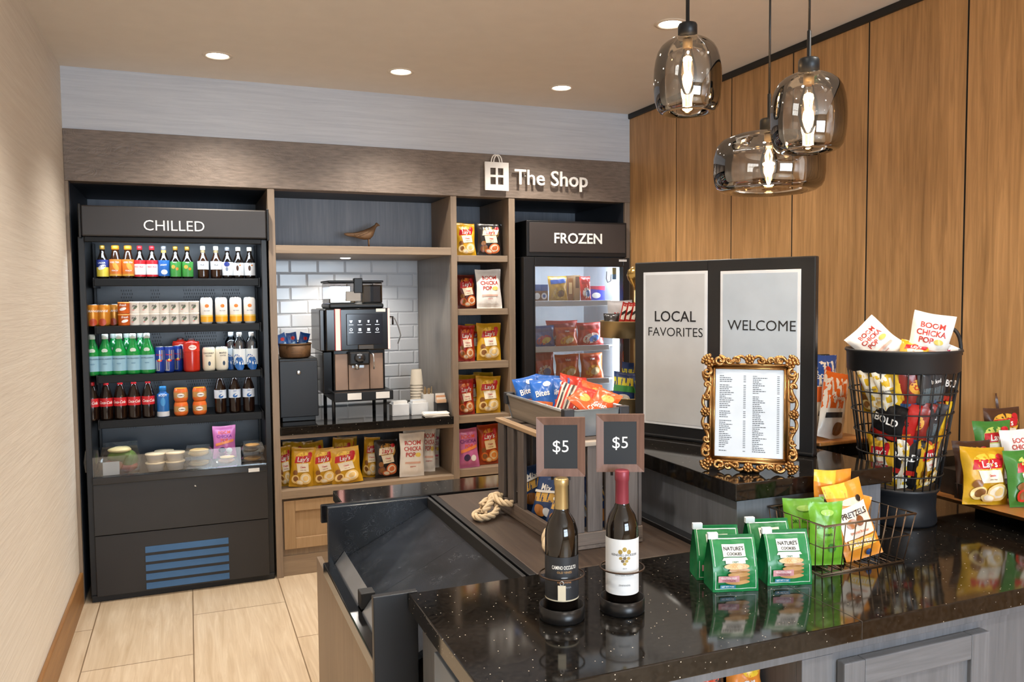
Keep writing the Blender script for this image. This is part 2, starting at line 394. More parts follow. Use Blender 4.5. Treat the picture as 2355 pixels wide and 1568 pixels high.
tile_panel(.480, 1.539, .896, 1.907, .80, mat('dadde2', .2, spec=.5, var=.01), mat('d3d6da', .7)).build('tile_splashback', unit)
lamp('niche_spot', 'SPOT', (.97, YU+.5, 1.895), 24, (1, .93, .84), spot_size=math.radians(150), spot_blend=.8, shadow_soft_size=.03)
MB().lathe([(0, -.003), (.03, -.003), (.034, 0)], emitter('niche_glow', (1, .95, .88, 1), 10), 20).build('niche_light', unit, (.97, .5, 1.9065))
# narrow snack column
for z, th in ((1.908, .04), (1.569, .04), (1.230, .045), (.885, .045), (.541, .048)): shelf(1.578, 1.928, z, th, .55, .018)
up('back_panel', 1.578, 1.928, .552, .564, .12, 2.276, SLATE, 0)
# cooler niches: dark linings
up('back_panel', -.567, .441, .86, .872, 0, 2.276, SLATE, 0); up('back_panel', 1.971, 2.779, .76, .772, 0, 2.276, SLATE, 0)
DKL = mat('31363f', .5)
up('niche_lining', -.567, -.5655, .03, .86, .02, 2.276, DKL, 0)
up('niche_lining', 1.971, 1.9725, .02, .76, .02, 2.276, DKL, 0); up('niche_lining', 2.7775, 2.779, .02, .76, .02, 2.276, DKL, 0)
for a, b in ((-.567, .441), (.480, 1.539), (1.578, 1.928), (1.971, 2.779)): up('niche_top', a, b, .1, .86, 2.276, 2.30, DKL, 0)
# worktop over the coffee niche
wt = tag(MB().box(.482, 1.537, -.02, .795, .845, .895, GRANITE).build('worktop', None, (0, YU, 0), bevel=.003), 'black granite worktop carrying the coffee machine', 'worktop')

# shop sign on the fascia
sg = thing('shop_sign', 'white raised lettering sign with shopping bag emblem on the fascia', 'sign', (1.837, YU-.024, 2.405))
SW = mat('f4f2ee', .35)
def bag_emblem():
    b = MB(); w = .08; z0, z1 = -.089, .088; d = .012; wi = .044; g = .007
    xs_ = [-w, -wi, -g, g, wi, w]; zs_ = [z0, -.052, -.006, .008, .052, z1]
    for i in range(5):
        for j in range(5):
            if i in (1, 3) and j in (1, 3): continue
            b.box(xs_[i], xs_[i+1], -d, 0, zs_[j], zs_[j+1], SW)
    return b
bag_emblem().build('bag_emblem', sg)
for dx in (-.007, .009):
    MB().tube([(dx-.028*math.cos(a), -.006, .086+.048*math.sin(a)) for a in [PI*i/14 for i in range(15)]], .0045, SW, 8).build('bag_handle', sg)
b = MB(); sign_letters(b, 'The Shop', .098, .014, SW, T((.381, -.007, .006)) @ RY(0), .012); b.build('lettering', sg)
for px in (-.06, .06, .2, .3, .45, .57): MB().tube([(px, -.002, .012), (px, .022, .012)], .003, SW, 8).build('stand_off', sg)
# ================================================================== open chilled drinks case
YF = 4.845
ch = thing('chilled_display_case', 'tall black open-front drinks chiller marked CHILLED beside the cream wall', 'display fridge', (-.045, YF, 0))
def cp(name, x0, x1, y0, y1, z0, z1, m, bevel=.003, parent=None):
    return MB().box(x0+.045, x1+.045, y0, y1, z0, z1, m).build(name, parent or ch, bevel=bevel)
for x0, x1 in ((-.535, -.503), (.40, .432)): cp('side_panel', x0, x1, .03, .78, .02, 1.985, BLACK)
bk = cp('back_panel', -.503, .40, .42, .44, .62, 1.99, mat('1f262e', .35), 0)
b = MB()
for z in (1.53, 1.27, 1.02, .80):
    for gx, n in ((-.36, 5), (-.2, 4), (-.02, 14), (.2, 8)):
        for i in range(n):
            for j in range(5):
                xx = gx+.045+i*.013+(j % 2)*.006; zz = z+.09+j*.02
                b.box(xx-.002, xx+.002, .417, .4195, zz-.005, zz+.005, mat('0a0b0d', .7))
b.build('perforation', bk)
hd = cp('header', -.512, .430, -.02, .40, 1.985, 2.148, mat('2c2827', .45), .008)
for x in (-.523, .430): cp('header_end_cap', x, x+.012, -.028, .30, 1.975, 2.155, BLACK, .004, None)
b = MB(); sign_letters(b, 'CHILLED', .058, .003, SW, T((.045-.056, -.0215, 2.05)), -.006); b.build('lettering', hd)
cp('front_rail', -.50, .40, -.012, .02, 1.955, 1.985, mat('08090a', .45, spec=.25), .004)
SH = [1.763, 1.504, 1.234, .985]; SY = .07
for z in SH:
    s = cp('shelf', -.468, .385, SY, .42, z-.012, z, mat('0b0c0e', .45, spec=.3), .002)
    cp('price_rail', -.468, .385, SY-.006, SY+.006, z-.042, z-.004, mat('08090a', .45, spec=.25), .003, s)
    for x in (-.474, .388): cp('bracket', x, x+.006, SY, .42, z-.05, z+.004, MATTE, .002, s)
for x in (-.498, .388): cp('slotted_upright', x, x+.012, .36, .40, .70, 1.97, MATTE, .002)
dk = MB(); dk.add([(-.458, -.0, .662), (.445, -.0, .662), (.445, .42, .735), (-.458, .42, .735), (-.458, 0, .64), (.445, 0, .64), (.445, .42, .64), (-.458, .42, .64)],
       [(0, 1, 2, 3), (4, 7, 6, 5), (0, 4, 5, 1), (1, 5, 6, 2), (2, 6, 7, 3), (3, 7, 4, 0)], mat('1d1e20', .3)); dk.build('deck', ch)
cp('front_lip', -.503, .40, -.03, .0, .652, .692, mat('26282b', .16), .006)
MB().box(-.455, .443, -.006, -.002, .69, .80, thin_glass('clear_guard', (.95, .97, .98, 1), .05)).build('front_glass', ch)
cp('front_panel', -.503, .40, -.012, .03, .372, .652, CHAR, .003)
gp = cp('grille_panel', -.503, .40, -.006, .03, .035, .368, mat('1c1a1a', .45), .003)
for k in range(5):
    z = .284-k*.051; s = MB()
    s.add([(-.212, -.0075, z), (.222, -.0075, z), (.222, -.015, z-.033), (-.212, -.015, z-.033), (-.212, -.006, z), (.222, -.006, z), (.222, -.006, z-.033), (-.212, -.006, z-.033)], [(3, 2, 1, 0), (2, 6, 5, 1), (3, 7, 6, 2), (0, 4, 7, 3), (0, 1, 5, 4)], mat('33516f', .42, .5)); s.build('louver', gp)
cp('base', -.53, .428, .02, .75, 0, .035, MATTE, .002)
MB().box(.34, .40, -.0325, -.030, .655, .676, mat('d8d8d6', .4)).build('maker_badge', ch)
MB().lathe([(0, 0), (.006, .0), (.006, .004), (0, .005)], STEEL, 12, RX(PI/2)).build('screw', ch, (.055, -.012, .6))
for z, e in ((1.968, 4.5),): lamp('case_light', 'AREA', (-.045, YF+.04, 1.95), 1.8, COOL, shape='RECTANGLE', size=.82, size_y=.03, direction=(0, .55, -1))
for z in SH: lamp('shelf_light', 'AREA', (-.045, YF+SY+.03, z-.016), .8, COOL, shape='RECTANGLE', size=.8, size_y=.012, direction=(0, .45, -1))

# ------------------------------------------------------------------ drink builders
def cyl(r): return lambda x, z0=0, e=.0006: (math.sin(x/r)*(r+e), -math.cos(x/r)*(r+e), z0)
def band(mb, r, z0, z1, m, half=PI, e=.0005, seg=24, r2=None):
    r2 = r2 or r
    mb.grid(lambda u, v: ((r+(r2-r)*v+e)*math.sin((2*u-1)*half), -(r+(r2-r)*v+e)*math.cos((2*u-1)*half), z0+(z1-z0)*v), seg, 1, m)
def ctext(mb, r, s, z, cap, m, bold=.02, shear=0, maxw=None, e=.0012):
    letters(mb, s, lambda x, zz: (math.sin(x/r)*(r+e), -math.cos(x/r)*(r+e), z+zz), cap, m, bold, shear, maxw)
def cspot(mb, r, a, z, ra, rz, m, e=.0009, rot=0):
    def fn(u, v):
        q = u*2*PI; dx, dz = ra*v*math.cos(q), rz*v*math.sin(q)
        dx, dz = dx*math.cos(rot)-dz*math.sin(rot), dx*math.sin(rot)+dz*math.cos(rot)
        return (math.sin((a+dx)/r)*(r+e), -math.cos((a+dx)/r)*(r+e), z+dz)
    mb.grid(fn, 16, 2, m)
def bottle(name, label, cat, h, r, body, cap, lab=None, art=None, neck=.4, sh=(.50, .74), capz=.93, capr=1.12, group=None, necklab=None):
    o = thing(name, label, cat, group=group)
    s0, s1 = sh
    MB().lathe([(0, 0), (r*.86, 0), (r*.98, .006), (r, .014), (r, h*s0), (r*.93, h*(s0+.05)), (r*.74, h*(s0+(s1-s0)*.55)), (r*(neck+.1), h*s1), (r*neck, h*(s1+.05)), (r*neck, h*capz), (0, h*capz)], body, 20).build('body', o)
    c = r*neck*capr
    MB().lathe([(r*neck*.9, h*(capz-.055)), (c, h*(capz-.05)), (c, h*.985), (c*.85, h), (0, h)], cap, 16).build('cap', o)
    if lab:
        z0, z1, m = lab; b = MB(); band(b, r, z0*h, z1*h, m)
        if art: art(b, r, h)
        b.build('label', o)
    if necklab:
        b = MB(); band(b, r*neck, h*(s1+.055), h*(capz-.06), necklab, e=.0008, seg=16); b.build('neck_label', o)
    return o
def can(name, label, cat, h, r, m, art=None, group=None, lid=None):
    o = thing(name, label, cat, group=group)
    MB().lathe([(0, .003), (r*.72, .003), (r*.8, 0), (r*.9, .008), (r, .018), (r, h-.018), (r*.93, h-.008), (r*.86, h-.002)], m, 22).build('body', o)
    MB().lathe([(r*.86, h-.003), (r*.88, h), (r*.80, h), (r*.78, h-.004), (0, h-.004)], lid or STEEL, 22).build('lid', o)
    if art: b = MB(); art(b, r, h); b.build('printed_design', o)
    return o
DARKGL = mat('140c07', .1, spec=.6); AMBER = mat('2e1608', .1, spec=.6); COLA = mat('1a0d08', .1, spec=.6)
RED = mat('c3222b', .35); ORANGE = mat('e0801f', .4); NAVY = mat('22337c', .4); YEL = mat('e3cf4a', .4); LBLUE = mat('8fb9cf', .45); GREENLAB = mat('3f8f3c', .4)
BLUE = mat('1f5fa8', .4); SILVER = mat('b9bfc8', .3, .7); GREENGL = mat('12853b', .12, spec=.6); CREAM = mat('e6e0cc', .45); GOLDC = mat('b58d3c', .35, .6); TAN = mat('d9a441', .4)
PINK = mat('d98a86', .45); BROWN = mat('4a2c1a', .45); WHT = mat('f1f0ee', .5)
def put(protos, z, y, rows):
    """rows: (proto key, pixel x, label[, y shift]); copies after the first"""
    used = {}
    for row in rows:
        key, px, label = row[:3]; yy = y+(row[3] if len(row) > 3 else 0)
        x = xat(px, yy, z+.08)
        o = protos[key]; rz = rnd.uniform(-.18, .18)
        if key not in used: o.location = (x, yy, z); o.rotation_euler = (0, 0, rz); o['label'] = label; used[key] = 1
        else: dup(o, (x, yy, z), (0, 0, rz), label)
# top shelf: bottled teas and beers
G1 = 'bottles on the top chiller shelf'
def a_t(*ts): 
    def art(b, r, h):
        for t, z, c, m in ts: ctext(b, r, t, z*h, c*h, m, maxw=r*1.9)
    return art
h1, r1 = .182, .0305
def a_fruit(b, r, h):
    cspot(b, r, -.008, .36*h, .011, .011, TAN); cspot(b, r, .012, .30*h, .008, .008, ORANGE); ctext(b, r, 'PALE', .5*h, .035*h, WHT)
def a_navy(b, r, h): band(b, r, .34*h, .56*h, NAVY, e=.0008); cspot(b, r, 0, .34*h, .022, .012, WHT, rot=.5); ctext(b, r, 'LAGER', .47*h, .05*h, WHT, maxw=r*1.8)
def a_orange(b, r, h): band(b, r, .08*h, .14*h, TAN, e=.0008); cspot(b, r, .006, .36*h, .012, .024, TAN, rot=.5); ctext(b, r, 'ICED TEA', .49*h, .045*h, WHT, maxw=r*1.8); ctext(b, r, 'PEACH', .24*h, .04*h, WHT)
def a_red(b, r, h): band(b, r, .06*h, .12*h, RED, e=.0008); band(b, r, .44*h, .56*h, RED, e=.0008); ctext(b, r, 'RED ALE', .36*h, .05*h, RED, maxw=r*1.8)
def a_blue(b, r, h): cspot(b, r, .003, .2*h, .017, .014, WHT); ctext(b, r, 'LIGHT', .42*h, .05*h, WHT, maxw=r*1.6)
def a_crest(b, r, h): cspot(b, r, 0, .45*h, .016, .014, NAVY); cspot(b, r, 0, .3*h, .007, .012, mat('7f8898', .5))
def a_mark(b, r, h): cspot(b, r, -.002, .33*h, .007, .016, BROWN); cspot(b, r, .012, .42*h, .006, .004, ORANGE); ctext(b, r, 'ALE', .5*h, .05*h, INK)
P1 = {
 'navy': bottle('beer_bottle', '', 'bottle', h1, r1, DARKGL, GOLDC, (.06, .56, YEL), a_navy, group=G1),
 'orange': bottle('tea_bottle', '', 'bottle', h1, .032, AMBER, ORANGE, (.08, .58, mat('d8762a', .4)), a_orange, neck=.55, group=G1),
 'red': bottle('beer_bottle', '', 'bottle', h1, r1, DARKGL, RED, (.06, .56, WHT), a_red, group=G1),
 'blue': bottle('beer_bottle', '', 'bottle', h1, r1, DARKGL, SILVER, (.08, .56, BLUE), a_blue, group=G1, necklab=TAN),
 'green': bottle('beer_bottle', '', 'bottle', h1, r1, DARKGL, GOLDC, (.06, .52, GREENLAB), a_fruit, group=G1),
 'amber': bottle('beer_bottle', '', 'bottle', h1*1.02, .030, AMBER, CREAM, (.28, .53, WHT), a_t(('ALE', .42, .05, INK)), group=G1, necklab=mat('7d6a44', .5)),
 'crest': bottle('beer_bottle', '', 'bottle', h1, r1, DARKGL, SILVER, (.10, .52, WHT), a_crest, group=G1),
 'mark': bottle('beer_bottle', '', 'bottle', h1, r1, DARKGL, CREAM, (.10, .50, WHT), a_mark, group=G1)}
S1 = ' on the top chiller shelf'
YS = YF+SY+.045
put(P1, SH[0], YS, [('navy', 236, 'dark bottle with navy and yellow label at the left end'+S1),
 ('orange', 266, 'orange-capped bottle with orange label, left of two,'+S1), ('orange', 295, 'orange-capped bottle with orange label, right of two,'+S1),
 ('red', 322, 'red-capped bottle with white and red label, left of two,'+S1), ('red', 350, 'red-capped bottle with white and red label, right of two,'+S1),
 ('blue', 377, 'dark bottle with blue label and gold neck'+S1),
 ('green', 404, 'dark bottle with green fruit label, left of two,'+S1), ('green', 431, 'dark bottle with green fruit label, right of two,'+S1),
 ('amber', 467, 'amber bottle with narrow white label, left of two,'+S1), ('amber', 497, 'amber bottle with narrow white label, right of two,'+S1),
 ('crest', 523, 'dark bottle with white label and navy crest'+S1),
 ('mark', 548, 'dark bottle with white label and brown emblem, left of two,'+S1), ('mark', 574, 'dark bottle with white label and brown emblem, right of two,'+S1)])
# second shelf: cans and yogurt cups
G2 = 'cans and cups on the second chiller shelf'; S2 = ' on the second chiller shelf'
def a_tall(b, r, h):
    band(b, r, .012, .30*h, mat('e8a92c', .35), e=.0005); cspot(b, r, .0, .68*h, .011, .010, ORANGE); ctext(b, r, 'SELTZER', .5*h, .04*h, mat('8a8f95', .5), maxw=r*1.7)
    band(b, r, .28*h, .34*h, mat('edd07a', .4), e=.0007)
def a_och(b, r, h): cspot(b, r, 0, .18*h, .02, .02, mat('b2401c', .4)); ctext(b, r, 'ORANGE', .7*h, .1*h, WHT, shear=.2, maxw=r*1.8)
P2 = {'och': can('drink_can', '', 'can', .118, .034, mat('d28a2e', .3, .3), a_och, G2),
      'tall': can('drink_can', '', 'can', .152, .0335, WHT, a_tall, G2)}
put(P2, SH[1], YS, [('och', 213, 'ochre orange can at the far left end'+S2), ('och', 238, 'ochre orange can standing second from left'+S2, -.0),
  ('och', 262, 'ochre orange can half hidden behind its neighbours'+S2, .075),
  ('tall', 475, 'tall white can with orange foot, first of four'+S2), ('tall', 509, 'tall white can with orange foot, second of four'+S2),
  ('tall', 542, 'tall white can with orange foot, third of four'+S2), ('tall', 574, 'tall white can with orange foot, fourth of four'+S2)])
def cup(name, label, w, h, m, sm, art, group):
    o = thing(name, label, 'yogurt cup', group=group); r = w/2
    MB().lathe([(0, 0), (r*.93, 0), (r*.97, .004), (r*.97, h-.008), (r, h-.007)], m, 20).build('body', o)
    MB().lathe([(r, h-.007), (r, h), (0, h)], sm, 20).build('lid', o)
    b = MB(); art(b, r*.97, h); b.build('printed_design', o); return o
def a_sw(b, r, h): cspot(b, r, .004, .5*h, .013, .006, mat('5b6a55', .5), rot=.8); cspot(b, r, -.006, .3*h, .006, .003, PINK); ctext(b, r, 'ml', .66*h, .22*h, INK, shear=.3)
def a_os(b, r, h): cspot(b, r, .0, .4*h, .018, .008, WHT, rot=.3); ctext(b, r, 'fresh', .75*h, .2*h, WHT, shear=.3)
P2b = {'w': cup('yogurt_cup', '', .056, .066, mat('f1eee8', .45), mat('e6dcd2', .4), a_sw, 'white yogurt cups in two layers'),
       'o': cup('yogurt_cup', '', .064, .064, mat('d4621d', .4), mat('e79a4a', .4), a_os, 'orange cups stacked in two layers')}
rows = [('o', 285, 'orange yogurt cup, lower of the stacked pair'+S2)]; up_ = [('o', 285, 'orange yogurt cup, upper of the stacked pair'+S2)]
for k in range(7):
    px = 309.5+k*22.8
    rows.append(('w', px, f'white yogurt cup, lower layer, {ORD[k]} column from left'+S2)); up_.append(('w', px, f'white yogurt cup, upper layer, {ORD[k]} column from left'+S2))
put(P2b, SH[1], YS, rows)
def put_copies(protos, z, y, rows):
    for key, px, label in rows:
        x = xat(px, y, z+.03)
        dup(protos[key], (x, y, z), (0, 0, rnd.uniform(-.2, .2)), label)
put_copies(P2b, SH[1]+.0663, YS, up_)
# third shelf
G3 = 'drinks on the third chiller shelf'; S3 = ' on the third chiller shelf'
def a_pell(b, r, h):
    ctext(b, r, 'SAN PELLEGRINO', .40*h, .028*h, mat('2c4a63', .5), maxw=r*1.9); cspot(b, r*.80, 0, .60*h, .014, .012, mat('cfe0d8', .5), e=.004)
    cspot(b, r, 0, .28*h, .012, .004, mat('6f9ab5', .5))
def a_rb(b, r, h):
    s = SILVER
    def quad(a0, a1, z0, z1, m): b.grid(lambda u, v: (math.sin((a0+(a1-a0)*u)/r)*(r+.0006), -math.cos((a0+(a1-a0)*u)/r)*(r+.0006), z0+(z1-z0)*v), 6, 1, m)
    quad(-PI*r, 0.0, .012, h*.5, s); quad(0.0, PI*r, h*.5, h-.02, s); cspot(b, r, 0, .47*h, .014, .007, RED); cspot(b, r, 0, .50*h, .006, .006, YEL, e=.0013)
    ctext(b, r, 'Energy', .7*h, .06*h, RED, maxw=r*1.5)
def a_cream(t):
    def art(b, r, h):
        ctext(b, r, t, .75*h, .07*h, INK, maxw=r*1.8); ctext(b, r, 'WATER', .64*h, .05*h, INK, maxw=r*1.8); cspot(b, r, .004, .32*h, .007, .013, mat('31455c', .5))
    return art
def a_life(b, r, h): cspot(b, r, -.008, .20*h, .03, .05, BLUE, rot=.35); ctext(b, r, 'pure', .38*h, .08*h, WHT, shear=.2)
def a_tide(b, r, h): cspot(b, r, 0, .74*h, .022, .014, WHT); ctext(b, r, 'FRUIT', .74*h, .05*h, RED, maxw=r*1.2)
CLR = thin_glass('clear_bottle', (.86, .91, .95, 1), .10)
P3 = {'green': bottle('sparkling_water_bottle', '', 'bottle', .225, .041, GREENGL, mat('cfd6cf', .4), (.10, .47, LBLUE), a_pell, neck=.36, sh=(.50, .80), group=G3),
      'rb': can('energy_drink_can', '', 'can', .148, .0275, mat('1f3f9c', .3, .3), a_rb, G3),
      'red': bottle('juice_bottle', '', 'bottle', .188, .044, mat('b3281a', .2), mat('3d1512', .4), (.62, .86, mat('c9301e', .3)), a_tide, neck=.36, sh=(.86, .92), capz=.95, group=G3),
      'c1': can('drink_can', '', 'can', .138, .0355, CREAM, a_cream('COCONUT'), G3), 'c2': can('drink_can', '', 'can', .138, .0355, mat('e9e4d4', .45), a_cream('MAPLE'), G3),
      'clear': bottle('water_bottle', '', 'bottle', .218, .034, CLR, WHT, (.14, .56, mat('dfe8ee', .5)), a_life, neck=.4, sh=(.72, .88), group=G3)}
put(P3, SH[2], YS, [('green', 213, 'green sparkling water bottle at far left end, half hidden,'+S3)]+[('green', px, f'{ORD[k]} whole green sparkling water bottle from left'+S3) for k, px in enumerate((243, 275.5, 307, 339))]+
 [('green', px, f'green water bottle in the back row, {ORD[k]} from left,'+S3, .10) for k, px in enumerate((262, 293, 324))]+
 [('rb', 368, 'blue and silver energy can beside the green bottles'+S3), ('rb', 389, 'blue and silver energy can, middle of three,'+S3), ('rb', 409, 'blue and silver energy can next to the red bottle'+S3, .055),
  ('red', 441, 'wide red juice bottle'+S3), ('red', 416, 'red juice bottle half hidden behind the energy cans'+S3, .12),
  ('c1', 480.5, 'cream can lettered coconut water'+S3), ('c2', 510, 'cream can lettered maple water'+S3),
  ('clear', 532, 'clear water bottle half hidden behind a cream can'+S3, .075), ('clear', 551, 'clear water bottle with blue label, left of the front pair,'+S3), ('clear', 579, 'clear water bottle with blue label at right end'+S3)])
# fourth shelf
G4 = 'drinks on the fourth chiller shelf'; S4 = ' on the fourth chiller shelf'
def a_cola(b, r, h): ctext(b, r, 'Coca-Cola', .47*h, .075*h, WHT, shear=.35, maxw=r*2.0)
def a_pep(b, r, h): cspot(b, r, 0, .46*h, .013, .011, BLUE, rot=.4); cspot(b, r, .004, .48*h, .008, .003, WHT, e=.0014, rot=.4); ctext(b, r, 'DIET', .58*h, .03*h, BLUE)
def a_bodyb(b, r, h): cspot(b, r, 0, .5*h, .013, .024, mat('3f8fcf', .4)); ctext(b, r, 'BODY', .72*h, .07*h, WHT)
P4 = {'cola': bottle('cola_bottle', '', 'bottle', .212, .034, COLA, RED, (.36, .58, RED), a_cola, neck=.36, sh=(.58, .88), group=G4),
      'blue': bottle('sports_drink_bottle', '', 'bottle', .172, .033, mat('1e62a8', .3), mat('1c79c0', .35), (.02, .18, mat('c8ccd2', .4)), a_bodyb, neck=.52, sh=(.70, .80), capz=.90, capr=1.1, group=G4),
      'diet': bottle('cola_bottle', '', 'bottle', .222, .033, COLA, mat('2b2624', .4), (.40, .62, mat('ccd6e4', .45)), a_pep, neck=.36, sh=(.62, .88), group=G4),
      'juice': can('snack_tub', '', 'tub', .078, .038, mat('d9692b', .35), None, G4, ORANGE)}
def a_tub(b, r, h): band(b, r, .32*h, .72*h, mat('b98a4f', .45)); cspot(b, r, 0, .5*h, .02, .012, WHT, e=.001); ctext(b, r, 'HUMMUS', .5*h, .1*h, BROWN, maxw=.035, e=.0018)
b = MB(); a_tub(b, .038, .078); b.build('label', P4['juice'])
put(P4, SH[3], YS, [('cola', 213, 'red-label cola bottle at far left end, half hidden,'+S4)]+[('cola', px, f'{ORD[k]} whole red-label cola bottle from left'+S4) for k, px in enumerate((245, 277.5, 309, 341.5))]+
 [('blue', 375, 'blue drink bottle with silver foot'+S4), ('juice', 416, 'orange snack tub, lower of the left stack,'+S4), ('juice', 459, 'orange snack tub, lower of the right stack,'+S4),
  ('diet', 507, 'dark cola bottle with pale blue label, first of three,'+S4), ('diet', 540, 'dark cola bottle with pale blue label, second of three,'+S4), ('diet', 572, 'dark cola bottle with pale blue label, third of three,'+S4)])
put_copies(P4, SH[3]+.0785, YS, [('juice', 416, 'orange snack tub, upper of the left stack,'+S4), ('juice', 459, 'orange snack tub, upper of the right stack,'+S4)])

# deck of the case: packed meals
CLAM = thin_glass('clear_clamshell', (.95, .96, .95, 1), .05)
def zdeck(y): return .662+(y-YF)*.0731/.42+.001
def clam(name, label, px, y, w, d, h, food, lidm=None, group=None, zoff=0, cat='food box', text=None):
    z = zdeck(y-d/2)+.012+zoff; o = thing(name, label, cat, (ony(px, 1040, y).x, y, z), rnd.uniform(-.05, .05), group)
    b = MB()
    pr = [(-w*.43, -d*.43, 0), (w*.43, -d*.43, 0), (w*.43, d*.43, 0), (-w*.43, d*.43, 0), (-w/2, -d/2, h*.45), (w/2, -d/2, h*.45), (w/2, d/2, h*.45), (-w/2, d/2, h*.45), (-w*.40, -d*.40, h), (w*.40, -d*.40, h), (w*.40, d*.40, h), (-w*.40, d*.40, h)]
    fs = [(3, 2, 1, 0), (8, 9, 10, 11)]+[(i+4*q, (i+1) % 4+4*q, (i+1) % 4+4+4*q, i+4+4*q) for q in (0, 1) for i in range(4)]
    b.add(pr, fs, CLAM); b.build('clamshell', o)
    if lidm: MB().box(-w*.40, -w*.02, -d*.505, -d*.5, h*.08, h*.52, lidm).build('paper_label', o)
    for k, (fx, fz, fw, fh, fm) in enumerate(food):
        f = MB()
        def fn(u, v, q=k): 
            a = u*2*PI; s = math.sin(PI*v); return (fx*w+fw*w*s*math.cos(a)*(1+.12*math.sin(3*a+q)), -.03*d+d*.36*s*math.sin(a), fz*h-fh*h*math.cos(PI*v)*(1+.1*math.sin(4*a)))
        f.grid(fn, 14, 8, fm, flip=True); f.build('food', o)
    return o
LEAF = mat('5e7a2e', .55, var=.3); BREAD = mat('d9b679', .6, var=.2); HAM = mat('c8745a', .5); CHEESE = mat('efd9a0', .5); CHOC = mat('3a2418', .5)
clam('salad_box', 'large clear salad box with grey label at left of the chiller deck', 277, YF+.12, .215, .19, .165, [(-.15, .3, .26, .2, HAM), (.2, .45, .2, .3, LEAF), (0, .62, .33, .2, LEAF), (.2, .25, .2, .18, mat('b4452f', .5)), (0, .82, .28, .1, CHEESE)], mat('b9babc', .6))
clam('salad_box', 'clear salad box cut off behind the case left upright on the chiller deck', 214, YF+.2, .08, .16, .12, [(0, .5, .3, .3, LEAF)])
TUBM = mat('c9bfb8', .5)
def soup(label, px, y, zoff):
    o = thing('deli_cup', label, 'deli cup', (ony(px, 1050, y).x, y, zdeck(y-.05)+.012+zoff), 0, 'deli cups on the chiller deck')
    MB().lathe([(0, 0), (.040, 0), (.050, .042)], TUBM, 22).build('body', o); MB().lathe([(.052, .042), (.053, .049), (0, .049)], mat('e3cba6', .45), 22).build('lid', o)
for n, px in (('left', 357), ('right', 403)):
    soup(f'pale deli cup with tan lid, lower of the {n} stack on the chiller deck', px, YF+.1, 0); soup(f'pale deli cup with tan lid, upper of the {n} stack on the chiller deck', px, YF+.1, .0495)
soup('pale deli cup with tan lid in the row behind on the chiller deck', 378, YF+.22, .02)
SAND = [(0, .42, .36, .24, BREAD), (0, .55, .34, .10, CHEESE), (0, .68, .34, .14, BREAD)]
clam('sandwich_box', 'clear sandwich box, lower of the stack in the middle of the chiller deck', 456, YF+.1, .155, .12, .052, SAND, group='sandwich boxes')
clam('sandwich_box', 'clear sandwich box, upper of the stack in the middle of the chiller deck', 456, YF+.1, .155, .12, .07, SAND, zoff=.0525, group='sandwich boxes')
clam('wrap_box', 'clear box of orange wraps in front of the pink snack bag on the chiller deck', 521, YF+.09, .12, .11, .066, [(0, .45, .38, .25, mat('d98a45', .5)), (0, .75, .35, .12, BREAD)])
clam('cake_box', 'clear cake box, lower of the pair at right of the chiller deck', 580, YF+.1, .13, .12, .055, [(0, .5, .36, .22, mat('c98f3c', .5))], group='cake boxes')
clam('cake_box', 'clear cake box, upper of the pair at right of the chiller deck', 580, YF+.1, .125, .11, .07, [(0, .35, .3, .16, CHOC), (0, .72, .33, .15, mat('c98f3c', .5))], zoff=.0555, group='cake boxes')
# ================================================================== bags
def bag_surf(w, h, t, seed=0, top=.05, bot=.05):
    r = random.Random(seed); p1, p2, p3 = r.uniform(0, 6), r.uniform(0, 6), r.uniform(0, 6)
    def S(u, v, side=-1, e=0):
        a = min(1, abs(2*u)); q = min(1, max(0, (v-bot)/(1-top-bot)))
        th = t/2*(max(0, 1-a**2.6))**.62*math.sin(PI*q)**.5 if 0 < q < 1 else 0
        ed = math.sin(PI*min(1, max(0, v)))
        wr = .06*t*(math.sin(19*u+p1+6*v)*math.sin(11*v+p2)+.8*math.sin(31*u-7*v+p3)*(1-ed*.8))*(1 if th > 0 else .35)
        x = u*w*(1-.07*ed+.02*math.sin(9*v+p1)); z = v*h + .012*h*math.sin(5*u+p2)*(v > .5)*(2*v-1)
        return (x, side*(th+e)+wr, z)
    return S
def decal(mb, S, d, w, h, k):
    e = .0007*k+.0003; kind = d[0]
    if kind == 'e':
        _, cu, cv, ru, rv, m = d[:6]; rot = d[6] if len(d) > 6 else 0
        def fn(a, b):
            q = a*2*PI; dx, dz = ru*w*b*math.cos(q), rv*h*b*math.sin(q)
            dx, dz = dx*math.cos(rot)-dz*math.sin(rot), dx*math.sin(rot)+dz*math.cos(rot); return S(cu+dx/w, cv+dz/h, -1, e)
        mb.grid(fn, 18, 4, m)
    elif kind == 'q':
        _, pts, m = d; (a, b, c, dd) = pts
        def fn(u, v): return S((a[0]*(1-u)+b[0]*u)*(1-v)+(dd[0]*(1-u)+c[0]*u)*v, (a[1]*(1-u)+b[1]*u)*(1-v)+(dd[1]*(1-u)+c[1]*u)*v, -1, e)
        mb.grid(fn, 10, 6, m)
    elif kind == 't':
        _, s, cu, cv, cap, m = d[:6]; rot = d[6] if len(d) > 6 else 0; mw = d[7] if len(d) > 7 else .9; sh = d[8] if len(d) > 8 else 0
        cr, sr = math.cos(rot), math.sin(rot)
        letters(mb, s, lambda x, z: S(cu+(x*cr-z*sr)/w, cv+(x*sr+z*cr)/h, -1, e+.0004), cap*h, m, .03, sh, mw*w)
_bagmesh = {}
